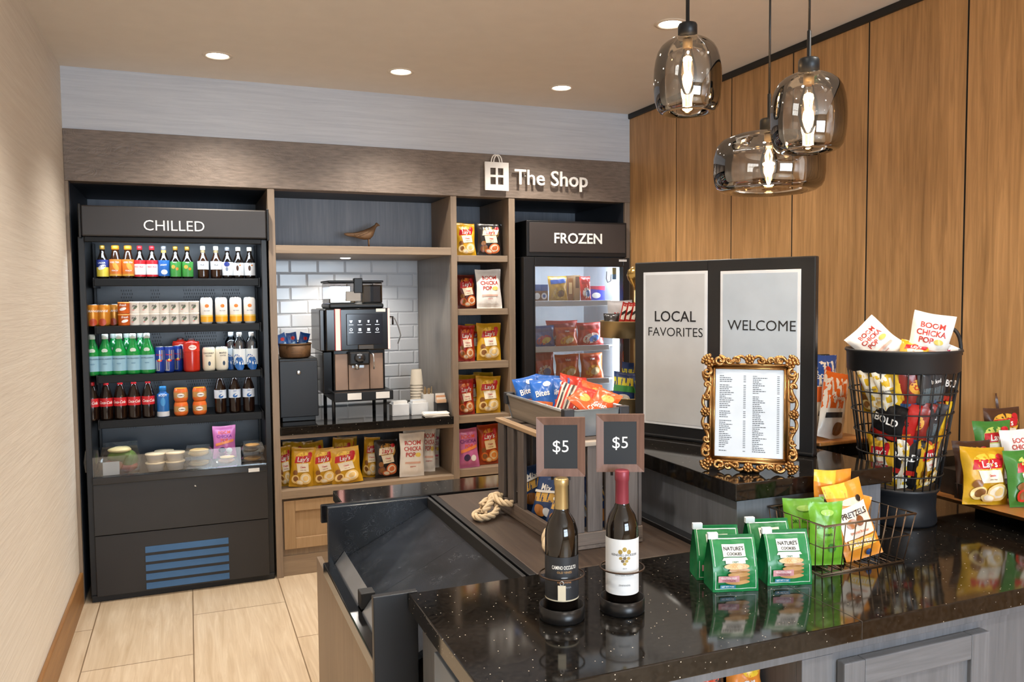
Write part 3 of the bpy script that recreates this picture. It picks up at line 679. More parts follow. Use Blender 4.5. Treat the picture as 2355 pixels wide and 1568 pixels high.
def bag_mesh(kind, w, h, t, base, back, decals, seed=0, top=.05, bot=.05):
    key = (kind, round(w, 3), round(h, 3), round(t, 3), seed)
    if key in _bagmesh: return _bagmesh[key]
    S = bag_surf(w, h, t, seed, top, bot); b = MB()
    b.grid(lambda u, v: S(u-.5, v, -1), 14, 22, base); b.grid(lambda u, v: S(u-.5, v, 1), 14, 18, back or base, flip=True)
    n = 18   # crimped seals
    for k, d in enumerate(decals): decal(b, S, d, w, h, k)
    me = b.build('bag_source'); m = me.data; bpy.data.objects.remove(me); _bagmesh[key] = m; return m
def C(h): return film(h)
W_, R_, Y_, K_ = C('f0eeea'), C('c02026'), C('ecc23a'), C('17161a')
def art_lays(base, sun='f2c744', panel='f3ead6', chip='efd08a', third=None, band='c3202b'):
    s, p, c, r = C(sun), C(panel), C(chip), C(band); t = C(third) if third else c
    dk = C('8a5a2c')
    return [('e', .02, .70, .36, .20, s), ('q', [(-.36, .60), (.30, .645), (.37, .82), (-.31, .775)], r), ('t', "Lay's", 0, .71, .115, W_, .07, .6, .22),
            ('e', .27, .845, .09, .05, r), ('q', [(-.20, .37), (.30, .40), (.24, .615), (-.27, .585)], p), ('t', 'Classic', .02, .51, .04, r, .05, .38), ('t', 'potato chips', .04, .44, .022, dk, .05, .36),
            ('e', -.30, .36, .10, .07, dk, .3), ('e', -.26, .20, .16, .11, t, .3), ('e', -.25, .205, .10, .07, dk, .6), ('e', .16, .22, .24, .15, c, .2), ('e', .15, .225, .18, .105, p, .2), ('e', .17, .23, .12, .065, c, .4), ('e', -.06, .12, .17, .07, c, -.2), ('e', -.06, .122, .12, .045, p, -.2)]
def art_boom(txt='c0392f', foot='e3b9a8'):
    r = C(txt)
    return [('t', 'BOOM', 0, .78, .10, r, 0, .74), ('t', 'CHICKA', 0, .645, .10, r, 0, .74), ('t', 'POP', -.10, .51, .10, r, 0, .42), ('e', .22, .50, .12, .05, C('e9cf6a')),
            ('q', [(-.32, .30), (.32, .30), (.32, .345), (-.32, .345)], C(foot)), ('t', 'popcorn', 0, .24, .03, r, 0, .6)]
LAYS = {
 'yellow': (C('cf9f1f'), None, art_lays('y')), 'dark': (C('211d1c'), None, art_lays('k', 'b98a3a', 'e8ddc6', 'd2703e', '6e4436', 'e8ddc6')[:2]+[('t', "Lay's", 0, .71, .115, R_, .07, .6, .22)]+art_lays('k', 'b98a3a', 'e8ddc6', 'd2703e', '6e4436')[3:]),
 'bbq': (C('5b2019'), None, art_lays('b', 'd9782f', 'ead9c0', 'd8763c', 'c25b33')), 'red': (C('a8291d'), None, art_lays('r', 'e0762b', 'f0dfc8', 'd98a4f', 'cf6a35')),
 'orange': (C('b5461c'), None, art_lays('o', 'e8a13a', 'f2d9a8', 'e8923d', 'd9702c')), 'green': (C('3f7d33'), None, art_lays('g', 'c9d36a', 'eef0dc', 'e9c069', 'cf3a2a')),
 'brown': (C('4a2d1d'), None, art_lays('w', 'e0a93a', 'efe3cc', 'd9b06a', '8a5a34')), 'white': (W_, None, art_boom()), 'rose': (W_, None, art_boom('b8275f', 'd86a98')),
 'pink': (C('c46a9c'), None, [('t', 'BOOM', 0, .80, .09, C('d9502c'), 0, .8), ('t', 'CHICKA', 0, .68, .09, C('7a2f80'), 0, .8), ('t', 'POP', 0, .56, .09, C('d9502c'), 0, .6), ('q', [(-.42, .38), (.42, .5), (.42, .58), (-.42, .46)], C('e8874a')), ('e', -.12, .26, .16, .09, C('3b2b52')), ('e', .2, .24, .14, .08, W_)])}
def bag(style, label, loc, w, h, t=.055, rz=0, lean=.12, ry=0, seed=None, group=None, name='snack_bag', cat='snack bag', lib=None, face=None):
    base, back, dec = (lib or LAYS)[style]; seed = rnd.randrange(4) if seed is None else seed
    o = bpy.data.objects.new(name, bag_mesh(style, w, h, t, base, back, dec, seed)); COL.objects.link(o)
    o.matrix_world = T(loc) @ RZ(rz) @ RX(-lean) @ RY(ry) @ T((0, 0, 0))
    return tag(o, label, cat, group)
def shelf_bag(style, label, x0, x1, ytop, ybot, yy, z, **kw):
    """bag seen between picture columns x0..x1 and rows ytop..ybot, standing at depth yy on height z"""
    xa, xb = xat(x0, yy, z+.1), xat(x1, yy, z+.1); q = Vector(((xa+xb)/2, yy, z))-CAM
    h = (ybot-ytop)*q.dot(_f)/F_PX
    return bag(style, label, ((xa+xb)/2, yy, z+.001), abs(xb-xa), h, **kw)
SC = ' in the narrow snack column'
gk = dict(group='snack bags in the narrow column')
Y1 = YU+.08
shelf_bag('yellow', 'yellow chip bag beside the black one on the top shelf'+SC, 1047, 1096, 511, 586, Y1, 1.908, rz=.1, **gk)
shelf_bag('dark', 'black chip bag beside the yellow one on the top shelf'+SC, 1097, 1153, 511, 586, Y1, 1.908, ry=.05, **gk)
shelf_bag('bbq', 'dark red chip bag leaning on the second shelf'+SC, 1052, 1099, 630, 708, Y1+.03, 1.569, rz=.1, ry=-.05, **gk)
shelf_bag('white', 'tall white popcorn bag with red lettering on the second shelf'+SC, 1096, 1155, 618, 708, Y1-.01, 1.569, **gk)
shelf_bag('red', 'red chip bag at left of the third shelf'+SC, 1051, 1092, 748, 831, Y1, 1.230, ry=.04, **gk)
shelf_bag('yellow', 'yellow chip bag half hidden between two on the third shelf'+SC, 1072, 1122, 744, 826, Y1+.09, 1.230, **gk)
shelf_bag('yellow', 'front yellow chip bag at right of the third shelf'+SC, 1096, 1152, 746, 832, Y1, 1.230, ry=.04, **gk)
shelf_bag('red', 'red chip bag at left of the fourth shelf'+SC, 1052, 1092, 872, 953, Y1, .885, **gk)
shelf_bag('yellow', 'yellow chip bag behind the red one on the fourth shelf'+SC, 1056, 1106, 858, 944, Y1+.1, .885, **gk)
shelf_bag('yellow', 'yellow back-row chip bag, right of the fourth shelf'+SC, 1092, 1138, 858, 944, Y1+.16, .885, **gk)
shelf_bag('yellow', 'front yellow chip bag at right of the fourth shelf'+SC, 1094, 1151, 868, 953, Y1, .885, ry=.05, **gk)
shelf_bag('pink', 'pink popcorn bag on the bottom shelf'+SC, 1055, 1103, 987, 1077, Y1-.02, .541, ry=-.03, **gk)
shelf_bag('orange', 'orange-red chip bag on the bottom shelf'+SC, 1101, 1150, 985, 1076, Y1+.03, .541, **gk)
SB = ' on the shelf under the coffee worktop'
gk = dict(group='snack bags under the coffee worktop'); Y2 = YU+.07
for k, (st, x0, x1, yt, yb, dy, ry, lab) in enumerate([
 ('yellow', 663, 719, 1034, 1124, 0, .1, 'front yellow chip bag, first from left'), ('yellow', 720, 777, 1033, 1117, .0, -.08, 'front yellow chip bag, second from left'),
 ('yellow', 764, 834, 1030, 1113, -.02, -.1, 'front yellow chip bag, third from left'), ('yellow', 830, 866, 1006, 1098, .09, .12, 'yellow chip bag tilted beside the black one'),
 ('dark', 862, 918, 1013, 1100, .04, 0, 'black chip bag beside the white popcorn'), ('white', 917, 976, 1001, 1101, -.0, .05, 'front white popcorn bag with red lettering'),
 ('yellow', 640, 672, 1026, 1118, .06, 0, 'yellow chip bag at the far left end'), ('yellow', 648, 700, 1012, 1106, .13, .04, 'yellow chip bag, back row, first from left'),
 ('yellow', 705, 752, 1014, 1104, .13, -.06, 'yellow chip bag, back row, second from left'), ('yellow', 758, 806, 1008, 1100, .14, .1, 'yellow chip bag, back row, third from left'),
 ('yellow', 676, 726, 1010, 1094, .23, -.04, 'yellow chip bag in the rearmost row, left one'), ('yellow', 772, 818, 1004, 1090, .24, .05, 'yellow chip bag in the rearmost row, right one'),
 ('white', 930, 975, 988, 1088, .12, 0, 'white popcorn bag behind the front one'), ('white', 968, 1000, 988, 1094, .10, .06, 'white popcorn bag, second in the row going back'),
 ('rose', 985, 1010, 1002, 1089, .20, .06, 'white and magenta popcorn bag at right end')]):
    z = .515; shelf_bag(st, lab+SB, x0, x1, yt, yb, Y2+dy, z, ry=ry, rz=rnd.uniform(-.12, .12), lean=.1, t=.05, **gk)
b = shelf_bag('pink', 'pink snack bag standing behind the wrap box in the chiller', 489, 543, 996, 1070, YF+.2, zdeck(YF+.15)+.015, t=.05)

# ================================================================== coffee niche
ZC = .8955
def cthing(name, label, cat, x, y, rz=0, group=None): return thing(name, label, cat, (x, y, ZC), rz, group)
cm = cthing('coffee_machine', 'black and bronze bean-to-cup coffee machine with touch screen and red strips', 'coffee machine', .978, YU+.10)
MACH = mat('0b0b0d', .18); BRONZE = mat('9a7f6c', .4, .25); HOP = thin_glass('hopper_plastic', (.68, .68, .69, 1), .10)
def cb(name, x0, x1, y0, y1, z0, z1, m, bevel=.004, parent=None): return MB().box(x0, x1, y0, y1, z0, z1, m).build(name, parent or cm, bevel=bevel)
for x in (-.165, .155):
    for y in (.03, .36): MB().lathe([(0, 0), (.011, 0), (.011, .122), (0, .122)], MATTE, 14).build('leg', cm, (x, y, 0))
cb('drip_tray', -.17, .195, -.03, .40, .117, .175, BLACK)
for x in (-.09, .085): cb('price_card', x, x+.085, -.0345, -.031, .128, .168, mat('e6e6e4', .6), 0)
cb('lower_body', -.155, .165, .06, .42, .172, .44, MACH)
cb('side_housing', -.215, -.155, .10, .42, .155, .42, MACH, .006)
for x0, x1 in ((-.148, -.07), (-.066, .062), (.066, .15)): cb('bronze_panel', x0, x1, .045, .06, .18, .405, BRONZE, .003)
cb('name_plate', -.045, .03, .041, .045, .315, .338, STEEL, .002)
sp = cb('spout', -.07, .062, -.0, .06, .335, .42, BLACK, .012); MB().lathe([(0, 0), (.012, 0), (.016, .03), (0, .03)], STEEL, 14).build('nozzle', sp, (-.02, .012, .31))
MB().lathe([(0, 0), (.03, 0), (.034, .012), (0, .014)], mat('54575c', .25, .8), 18, RX(PI/2)).build('dial', sp, (-.005, -.002, .382))
MB().tube([(.062, .02, .41), (.078, -.01, .40), (.08, -.015, .36), (.08, -.01, .31)], .005, STEEL, 8).build('steam_wand', cm)
cb('head', -.205, .19, .02, .42, .425, .685, MACH, .008)
cb('side_glass', -.235, -.206, .06, .42, .425, .68, mat('3a3c40', .25), .006)
for x in (-.147, .178): cb('light_strip', x, x+.029 if x < 0 else x+.012, .012, .02, .43, .683, emitter('strip_glow', (1, .50, .42, 1), 1.25), .002)
cb('strip_edge', -.152, -.147, .010, .02, .43, .683, mat('8e1d16', .4), 0); cb('strip_edge', -.118, -.113, .010, .02, .43, .683, mat('8e1d16', .4), 0)
scr = cb('touch_screen', -.080, .145, .012, .02, .46, .652, mat('20222a', .12), .003)
UI = emitter('screen_icons', (.85, .9, 1, 1), 1.3); b = MB()
for i in range(4):
    for j in range(2):
        x, z = -.052+i*.054, .603-j*.048
        if j == 0: b.add([(x-.010+.002*i, .0113, z+.009), (x+.010-.002*i, .0113, z+.009), (x+.004, .0113, z-.006), (x-.004, .0113, z-.006)], [(0, 3, 2, 1)], UI)
        elif i in (1, 2): b.box(x-.008, x+.008, .0110, .0115, z-.009, z+.008, UI)
        else: b.lathe([(.006, 0), (.009, .0003)], UI, 16, T((x, .0115, z)) @ RX(PI/2))
        b.box(x-.014, x+.014, .0110, .0115, z-.020, z-.0175, UI)
b.build('menu_icons', scr)
cb('maker_badge', .105, .165, .0165, .0195, .662, .682, mat('dedcd6', .4), .001); cb('lower_display', -.01, .085, .005, .02, .432, .46, mat('3b3329', .3), .003)
hp = cb('hopper_base', -.175, .165, .06, .38, .685, .715, BLACK, .01)
def hopper(x0, x1, fill, ftop):
    MB().box(x0, x1, .07, .36, .715, .845, HOP).build('hopper', hp, bevel=.008)
    if ftop: MB().box(x0+.006, x1-.006, .078, .352, .717, ftop, fill).build('beans', hp, bevel=.008)
    MB().box(x0-.006, x1+.006, .064, .366, .845, .858, BLACK).build('hopper_lid', hp, bevel=.004)
hopper(-.172, -.01, mat('cdb894', .6), .745); hopper(.03, .16, mat('1d120b', .35, var=.3), .83)
cb('hopper_lock', -.022, .032, .05, .09, .78, .872, BLACK, .004); cb('flavour_box', -.07, .02, .056, .066, .73, .79, mat('d6d2ca', .5), .003)
MB().tube([(.195, .1, .62), (.25, .14, .62), (.29, .2, .56), (.33, .3, .50), (.34, .42, .44)], .004, mat('dfe0e2', .5), 8).build('water_hose', cm)
MB().tube([(.19, .05, .63), (.215, .04, .63), (.215, .04, .58)], .006, MATTE, 8).build('side_key', cm)
# milk fridge
mf = cthing('milk_fridge', 'small black lockable milk fridge left of the coffee machine', 'mini fridge', .612, YU+.16)
def mb_(name, x0, x1, y0, y1, z0, z1, m, bevel=.004): return MB().box(x0, x1, y0, y1, z0, z1, m).build(name, mf, bevel=bevel)
mb_('body', -.112, .115, .02, .42, .03, .385, mat('0f1013', .4)); mb_('door', -.112, .115, 0, .018, .03, .372, mat('15161a', .4)); mb_('foot', -.10, .10, .03, .40, 0, .03, BLACK)
MB().lathe([(0, 0), (.013, 0), (.013, .006), (.006, .008), (0, .008)], STEEL, 18, RX(PI/2)).build('lock', mf, (0, 0, .30))
bw = thing('oval_basket', 'brown woven basket on top of the milk fridge', 'basket', (.605, YU+.26, ZC+.3855))
WICK = wood('brown_wicker', '4b3420', '7a5836', 'x', 2, rough=.6)
MB().lathe([(0, .004), (.088, .004), (.094, .012), (.098, .085), (.092, .085), (.088, .012), (0, .012)], WICK, 28).build('bowl', bw); MB().tube([(.097*math.sin(a), -.097*math.cos(a), .086) for a in [2*PI*i/28 for i in range(28)]], .005, WICK, 8, True).build('rim', bw)
SACH = {'blue': (C('1d4f93'), None, [('q', [(-.3, .3), (.3, .4), (.3, .6), (-.3, .5)], C('8fb6d8')), ('e', .1, .75, .2, .08, R_)])}
for k, (dx, ry) in enumerate(((-.045, -.35), (-.005, -.1), (.035, .3))):
    bag('blue', f'blue tea sachet in the brown basket, {ORD[k]} from left', (.605+dx, YU+.235+.03*k, ZC+.3855+.016), .065, .14, .012, rz=.1*k, lean=.1, ry=ry, seed=k, group='blue sachets in the basket', name='tea_sachet', cat='sachet', lib=SACH)
# cups, sugar caddies, napkins
for k in range(9):
    o = tag(MB().lathe([(0, .0), (.033, .0), (.0435, .10), (.045, .102), (.0425, .102), (.032, .004), (0, .004)], mat('eee4d2', .6), 24).build('paper_cup', None, (1.508, YU+.50, ZC)), '', 'paper cup', 'stacked paper cups')
    n = 5 if k < 5 else 4
    if k < 9: o.location = (1.40, YU+.36, ZC+.12+k*.019); o.rotation_euler = (PI, 0, rnd.uniform(0, 6))
    o['label'] = f'cream paper cup upside down in the stack behind the sugar caddy, {ORD[k]} from bottom'
    o.location.z += 0
for k, (px, lab) in enumerate(((905, 'left'), (945, 'right'))):
    x = onz(px, 945, ZC).x; o = cthing('sugar_caddy', f'white sugar packet box, {lab} one of two beside the coffee machine', 'sugar caddy', 1.235+.125*k, YU+.18, 0, 'white sugar caddies')
    b = MB(); wv = mat('dfe3e8', .45); b.box(-.055, .055, -.045, .045, 0, .004, wv)
    for q in ((-.055, -.051, -.045, .045), (.051, .055, -.045, .045), (-.051, .051, -.045, -.041), (-.051, .051, .041, .045)): b.box(*q, .004, .075, wv)
    b.build('box', o, bevel=.002)
    for j in range(7): MB().box(-.045, .045, -.034+j*.0105, -.030+j*.0105, .006, .092+rnd.uniform(-.004, .006), mat(['f2f2f0', 'dfe6ee', 'c9d5e6'][j % 3], .7)).build('packet', o)
cs = cthing('stirrer_holder', 'white holder packed with wooden stirrers behind the sugar boxes', 'stirrer holder', 1.44, YU+.24)
b = MB(); b.box(-.036, .036, -.03, .03, 0, .004, WHITE)
for q in ((-.036, -.032, -.03, .03), (.032, .036, -.03, .03), (-.032, .032, -.03, -.026), (-.032, .032, .026, .03)): b.box(*q, .004, .12, WHITE)
b.build('box', cs, bevel=.002)
for j in range(9): MB().box(-.028+j*.0065, -.024+j*.0065, -.012+.006*(j % 4), -.008+.006*(j % 4), .006, .15+rnd.uniform(0, .02), mat('a98d64', .6)).build('stirrer', cs)
st = cthing('cup_stand', 'pale riser box holding the paper cup stack behind the sugar caddy', 'riser', 1.40, YU+.36); MB().box(-.05, .05, -.05, .05, 0, .0175, mat('d5d8dc', .4)).build('box', st, bevel=.004)
tb = cthing('tea_holder', 'black box of pale orange tea packets at right end of the worktop', 'tea holder', 1.497, YU+.12)
b = MB(); b.box(-.04, .036, -.036, .036, 0, .004, BLACK)
for q in ((-.04, -.036, -.036, .036), (.032, .036, -.036, .036), (-.036, .032, -.036, -.032), (-.036, .032, .032, .036)): b.box(*q, .004, .075, BLACK)
b.build('box', tb, bevel=.002)
for j in range(4): MB().box(-.034, .028, -.022+j*.012, -.016+j*.012, .006, .095+.012*j, mat(['e2b893', 'efe6da', 'dca47c', 'f0eee8'][j], .7)).build('tea_packet', tb)
for k in range(6):
    tag(MB().box(-.078, .078, -.05, .05, 0, .0035, mat('f2efe8', .85)).build('napkin', None, (1.435+rnd.uniform(-.004, .004), YU+.045, ZC+.0005+k*.0037), (0, 0, rnd.uniform(-.08, .08)-.1)), f'white paper napkin on the worktop corner, {ORD[k]} from the bottom of its pile', 'napkin', 'napkins on the worktop')
# bird on the upper shelf
bd = thing('bird_figurine', 'carved brown wooden bird on a small stand above the coffee niche', 'figurine', (1.06, YU+.22, 1.9545))
BW = wood('carved_brown_wood', '5f4630', '94714f', 'x', 3, rough=.6)
b = MB(); b.box(-.05, .05, -.028, .028, 0, .009, BW); b.build('stand', bd, bevel=.003)
b = MB(); sec = [(-.145, .088, .004, .004), (-.13, .086, .008, .010), (-.09, .084, .012, .013), (-.06, .083, .018, .020), (-.02, .085, .027, .031), (.015, .094, .028, .037), (.035, .110, .022, .032), (.046, .128, .015, .021), (.053, .143, .014, .017), (.060, .150, .013, .014), (.070, .149, .007, .007), (.080, .145, .002, .002)]
def bf(u, v):
    t = v*(len(sec)-1); i = min(int(t), len(sec)-2); f = t-i; s = [a*(1-f)+c*f for a, c in zip(sec[i], sec[i+1])]; q = u*2*PI; return (s[0], s[2]*math.cos(q), s[1]+s[3]*math.sin(q))
b.grid(bf, 16, 33, BW)
b.build('body', bd)
for y in (-1, 1):
    b = MB()
    for k in range(6): b.tube([(.028-.012*k, y*(.0285-.0008*k), .118-.006*k), (-.01-.012*k, y*(.0285-.001*k), .094-.004*k), (-.045-.008*k, y*.017, .088-.001*k)], .0025, BW, 6)
    b.build('wing', bd)
    MB().tube([(.008, y*.006, .009), (.006, y*.008, .066)], .0035, BW, 8).build('leg', bd)
# ================================================================== glass-door freezer
fz = thing('glass_door_freezer', 'black upright freezer marked FROZEN with a glass door at right of the built-in', 'freezer', (2.39, YU, 0))
def fp(name, x0, x1, y0, y1, z0, z1, m, bevel=.003, parent=None): return MB().box(x0-2.39, x1-2.39, y0, y1, z0, z1, m).build(name, parent or fz, bevel=bevel)
INW = mat('dfe4ea', .5)
fp('side_panel', 2.015, 2.03, -.02, .70, .04, 1.90, BLACK); fp('side_panel', 2.752, 2.767, -.02, .70, .04, 1.90, BLACK)
fp('back_panel', 2.03, 2.752, .56, .58, .04, 1.90, INW); fp('side_lining', 2.03, 2.034, .01, .56, .10, 1.89, INW, 0); fp('side_lining', 2.748, 2.752, .01, .56, .10, 1.89, INW, 0)
fp('top_lining', 2.034, 2.748, .01, .56, 1.875, 1.90, INW, 0); fp('floor_lining', 2.03, 2.752, .0, .56, .06, .12, INW, 0); fp('base', 2.015, 2.767, -.01, .70, 0, .06, BLACK)
hd = fp('header', 2.035, 2.77, -.04, .66, 1.902, 2.135, BLACK, .004)
fpn = fp('sign_panel', 2.052, 2.757, -.046, -.04, 1.93, 2.122, mat('383230', .45), .002, hd)
b = MB(); sign_letters(b, 'FROZEN', .068, .003, SW, T((2.403-2.39, -.0478, 2.025)), .022); b.build('lettering', hd)
dr = MB()
for a in ((2.0, 2.075, .10, 1.897), (2.722, 2.772, .10, 1.897), (2.075, 2.722, 1.838, 1.897), (2.075, 2.722, .10, .20)): dr.box(a[0]-2.39, a[1]-2.39, -.075, -.024, a[2], a[3], BLACK)
dr = dr.build('door', fz, bevel=.004)
b = MB()
for a in ((2.068, 2.076, .2, 1.845), (2.721, 2.729, .2, 1.845), (2.076, 2.721, 1.837, 1.845), (2.076, 2.721, .195, .203)): b.box(a[0]-2.39, a[1]-2.39, -.080, -.074, a[2], a[3], GLOSS)
b.build('gasket', dr)
MB().box(2.075-2.39, 2.722-2.39, -.05, -.046, .2, 1.838, thin_glass('freezer_glass', (.93, .95, .97, 1), .04)).build('glass_pane', dr)
MB().tube([(2.052-2.39, -.074, 1.13), (2.05-2.39, -.105, 1.10), (2.05-2.39, -.112, .98), (2.05-2.39, -.105, .86), (2.052-2.39, -.074, .83)], .013, GLOSS, 10).build('handle', dr)
fp('maker_badge', 2.69, 2.75, -.0775, -.0752, 1.872, 1.886, mat('cfcfcf', .4), .001, dr)
FS = [1.612, 1.308, 1.08]
for z in FS+[.66]:
    s = fp('shelf', 2.05, 2.735, .05, .50, z-.008, z, STEEL, .002); fp('price_rail', 2.05, 2.68, .04, .05, z-.035, z+.002, mat('dfe3e6', .3), .002, s)
fp('corner_light', 2.715, 2.735, .03, .06, .25, 1.82, emitter('freezer_tube', (.90, .95, 1, 1), 3), .004)
lamp('freezer_light', 'AREA', (2.70, YU+.045, 1.2), 4, (.85, .93, 1), shape='RECTANGLE', size=.02, size_y=1.3, direction=(-.8, 1, 0))
lamp('freezer_top_light', 'AREA', (2.39, YU+.06, 1.865), 1.5, (.85, .93, 1), shape='RECTANGLE', size=.6, size_y=.02, direction=(0, .5, -1))
MB().tube([(2.655-2.39, .03, 1.81), (2.652-2.39, .03, 1.76), (2.662-2.39, .03, 1.735), (2.685-2.39, .03, 1.745), (2.69-2.39, .03, 1.79)], .003, BLACK, 6).build('probe_wire', fz)
b = MB(); b.box(2.69-2.39, 2.718-2.39, .01, .016, 1.755, 1.79, mat('3f9fd0', .4)); b.box(2.69-2.39, 2.718-2.39, .01, .016, 1.79, 1.835, mat('c9b060', .4)); b.build('tag_label', fz)
def carton(name, label, x0, x1, yt, yb, y, d, base, dec, z, rz=0, cat='frozen food box', ry=0):
    xa, xb = xat(x0, y, z+.1), xat(x1, y, z+.1); w = xb-xa; h = (yb-yt)*(Vector(((xa+xb)/2, y, z))-CAM).dot(_f)/F_PX
    b = MB(); b.box(-w/2, w/2, 0, d, 0, h, base)
    S = lambda u, v, side=-1, e=0: (u*w, -e, v*h)
    for k, q in enumerate(dec): decal(b, S, q, w, h, k)
    o = b.build(name, None, ((xa+xb)/2, y, z+.001), (0, ry, rz)); return tag(o, label, cat, 'frozen goods behind the glass door')
SF = ' behind the freezer glass'; Yf = YU+.07
def a_box(c1, c2, c3, t=None):
    d = [('e', 0, .3, .34, .22, C(c1), .2), ('e', .1, .28, .2, .14, C(c2), .3), ('q', [(-.42, .66), (.42, .72), (.42, .9), (-.42, .84)], C(c3))]
    if t: d.append(('t', t, 0, .78, .1, W_, .06, .7))
    return d
FB = {'gold': (C('b98a2c'), None, a_box('d9b04a', '6d4a20', '2e4f93')), 'bluebag': (C('27509a'), None, a_box('c23a30', 'e3c85a', '1c3b7c')), 'redbag': (C('b92a22'), None, a_box('f0e0d0', '3f74b8', '8f1c1c')), 'orng': (C('cf5a26'), None, a_box('e9a845', 'f2dcae', 'b3301f', 'Hot'))}
fk = dict(group='frozen goods behind the glass door', cat='frozen food bag', name='frozen_snack_bag', lib=FB, t=.05)
carton('ice_cream_box', 'blue and brown ice cream carton, left of the top shelf'+SF, 1224, 1260, 655, 693, Yf, .12, C('7a4f2c'), [('q', [(-.5, .62), (.5, .62), (.5, 1), (-.5, 1)], C('2f62a8')), ('e', -.2, .3, .2, .2, W_), ('e', .25, .3, .18, .2, W_), ('e', .25, .3, .09, .1, C('2c5fae'))], FS[0])
shelf_bag('gold', 'gold ice cream bar bag on the top shelf'+SF, 1262, 1306, 636, 693, Yf, FS[0], **fk)
carton('frozen_carton', 'narrow brown carton on the top shelf'+SF, 1306, 1318, 640, 692, Yf+.04, .12, C('8a5a34'), [('q', [(-.3, .3), (.3, .3), (.3, .8), (-.3, .8)], C('c9a878'))], FS[0])
carton('frozen_carton', 'narrow tan carton standing beside a brown one on the top shelf'+SF, 1321, 1334, 634, 692, Yf+.02, .14, C('a88962'), [('q', [(-.3, .5), (.3, .5), (.3, .95), (-.3, .95)], C('5f4a3c'))], FS[0])
shelf_bag('redbag', 'red frozen bag on the top shelf'+SF, 1335, 1360, 636, 692, Yf, FS[0], **fk)
carton('frozen_carton', 'low blue and purple carton, right of the top shelf'+SF, 1358, 1391, 660, 693, Yf, .12, C('3340a8'), [('e', -.1, .35, .3, .2, W_), ('q', [(-.5, .8), (.5, .7), (.5, 1), (-.5, 1)], C('b0304a'))], FS[0])
shelf_bag('bluebag', 'blue frozen bag, left of the middle shelf'+SF, 1222, 1276, 748, 796, Yf+.02, FS[1], **fk)
shelf_bag('redbag', 'dark red frozen bag behind the pizza pouch on the middle shelf'+SF, 1258, 1330, 736, 792, Yf+.12, FS[1], **fk)
shelf_bag('orng', 'orange pizza pouch in the centre of the middle shelf'+SF, 1278, 1328, 750, 793, Yf, FS[1], **fk)
shelf_bag('redbag', 'red and blue frozen bag, right of the middle shelf'+SF, 1328, 1388, 740, 792, Yf+.01, FS[1], **fk)
shelf_bag('redbag', 'round-printed red frozen bag, left of the lowest visible shelf'+SF, 1228, 1276, 808, 876, Yf, FS[2], **fk)
shelf_bag('orng', 'orange nugget pouch in the centre of the lowest visible shelf'+SF, 1278, 1334, 818, 876, Yf, FS[2], **fk)
shelf_bag('orng', 'orange nugget pouch, right of the lowest visible shelf'+SF, 1336, 1388, 818, 876, Yf, FS[2], **fk)

# ================================================================== island: till counter, sloped merchandiser, deck, raised block
GX0 = .497; GF = 1.385; GB = 1.965
til = tag(MB().prism([(GX0, GF), (XR-.002, GF), (XR-.002, 2.75), (2.02, 2.75), (2.02, GB), (GX0, GB)], ZL-.045, ZL, GRANITE).build('granite_counter', None, (0, 0, 0), bevel=.003), 'black sparkling granite counter slab in the foreground under the wine bottles', 'counter')
MB().box(1.409, 1.411, GF-.0004, GB, ZL-.044, ZL+.0004, mat('34312e', .4)).build('joint_line', til)
cab = thing('counter_cabinet', 'grey oak cabinet under the foreground counter with open bin and door', 'cabinet', (GX0+.03, GF+.035, 0))
def kb(name, x0, x1, y0, y1, z0, z1, m=GREYOAK, bevel=.002, parent=None): return MB().box(x0-GX0-.03, x1-GX0-.03, y0-GF-.035, y1-GF-.035, z0, z1, m).build(name, parent or cab, bevel=bevel)
CF = GF+.035; ztop = ZL-.046
kb('side_panel', GX0+.03, GX0+.05, CF, GB-.02, 0, ztop); kb('back_panel', GX0+.05, XR-.004, GB-.04, GB-.02, 0, ztop)
kb('top_rail', GX0+.05, XR-.004, CF, CF+.02, ztop-.035, ztop, GREYOAK)
kb('stile', GX0+.05, .93, CF, CF+.02, 0, ztop-.035); kb('stile', 1.27, 1.36, CF, CF+.02, 0, ztop-.035); kb('face_panel', 1.36, XR-.004, CF+.004, CF+.02, 0, ztop-.035)
kb('bin_back', .93, 1.27, CF+.26, CF+.27, .3, ztop, mat('2a2b30', .5), 0); kb('bin_floor', .93, 1.27, CF+.02, CF+.26, .66, .675, mat('2a2b30', .5), 0)
kb('bin_side', .915, .93, CF+.02, CF+.26, .3, ztop-.036, GREYOAK, 0); kb('bin_side', 1.27, 1.285, CF+.02, CF+.26, .3, ztop-.036, GREYOAK, 0)
b = MB(); fr = .062; x0, x1, z0, z1 = 1.372-GX0-.03, 1.84-GX0-.03, .15, ztop-.052
GREYX = wood('grey_oak_level', '5c5f64', '777a80', 'x', rough=.5)
b.box(x0, x0+fr, -.024, .002, z0, z1, GREYOAK); b.box(x1-fr, x1, -.024, .002, z0, z1, GREYOAK); b.box(x0+fr, x1-fr, -.024, .002, z1-fr, z1, GREYX); b.box(x0+fr, x1-fr, -.024, .002, z0, z0+fr, GREYX)
d = b.build('door', cab, bevel=.003); MB().box(x0+fr, x1-fr, -.012, .002, z0+fr, z1-fr, GREYOAK).build('door_panel', d)
d = kb('side_door', GX0+.012, GX0+.03, CF+.02, CF+.36, .12, ztop-.03, mat('7c8794', .45), .003)
MB().tube([(-.02, .30, .70+.02), (-.045, .30, .70), (-.05, .30, .66), (-.045, .30, .62), (-.02, .30, .60)], .004, mat('3a3330', .35, .6), 8).build('handle', d)
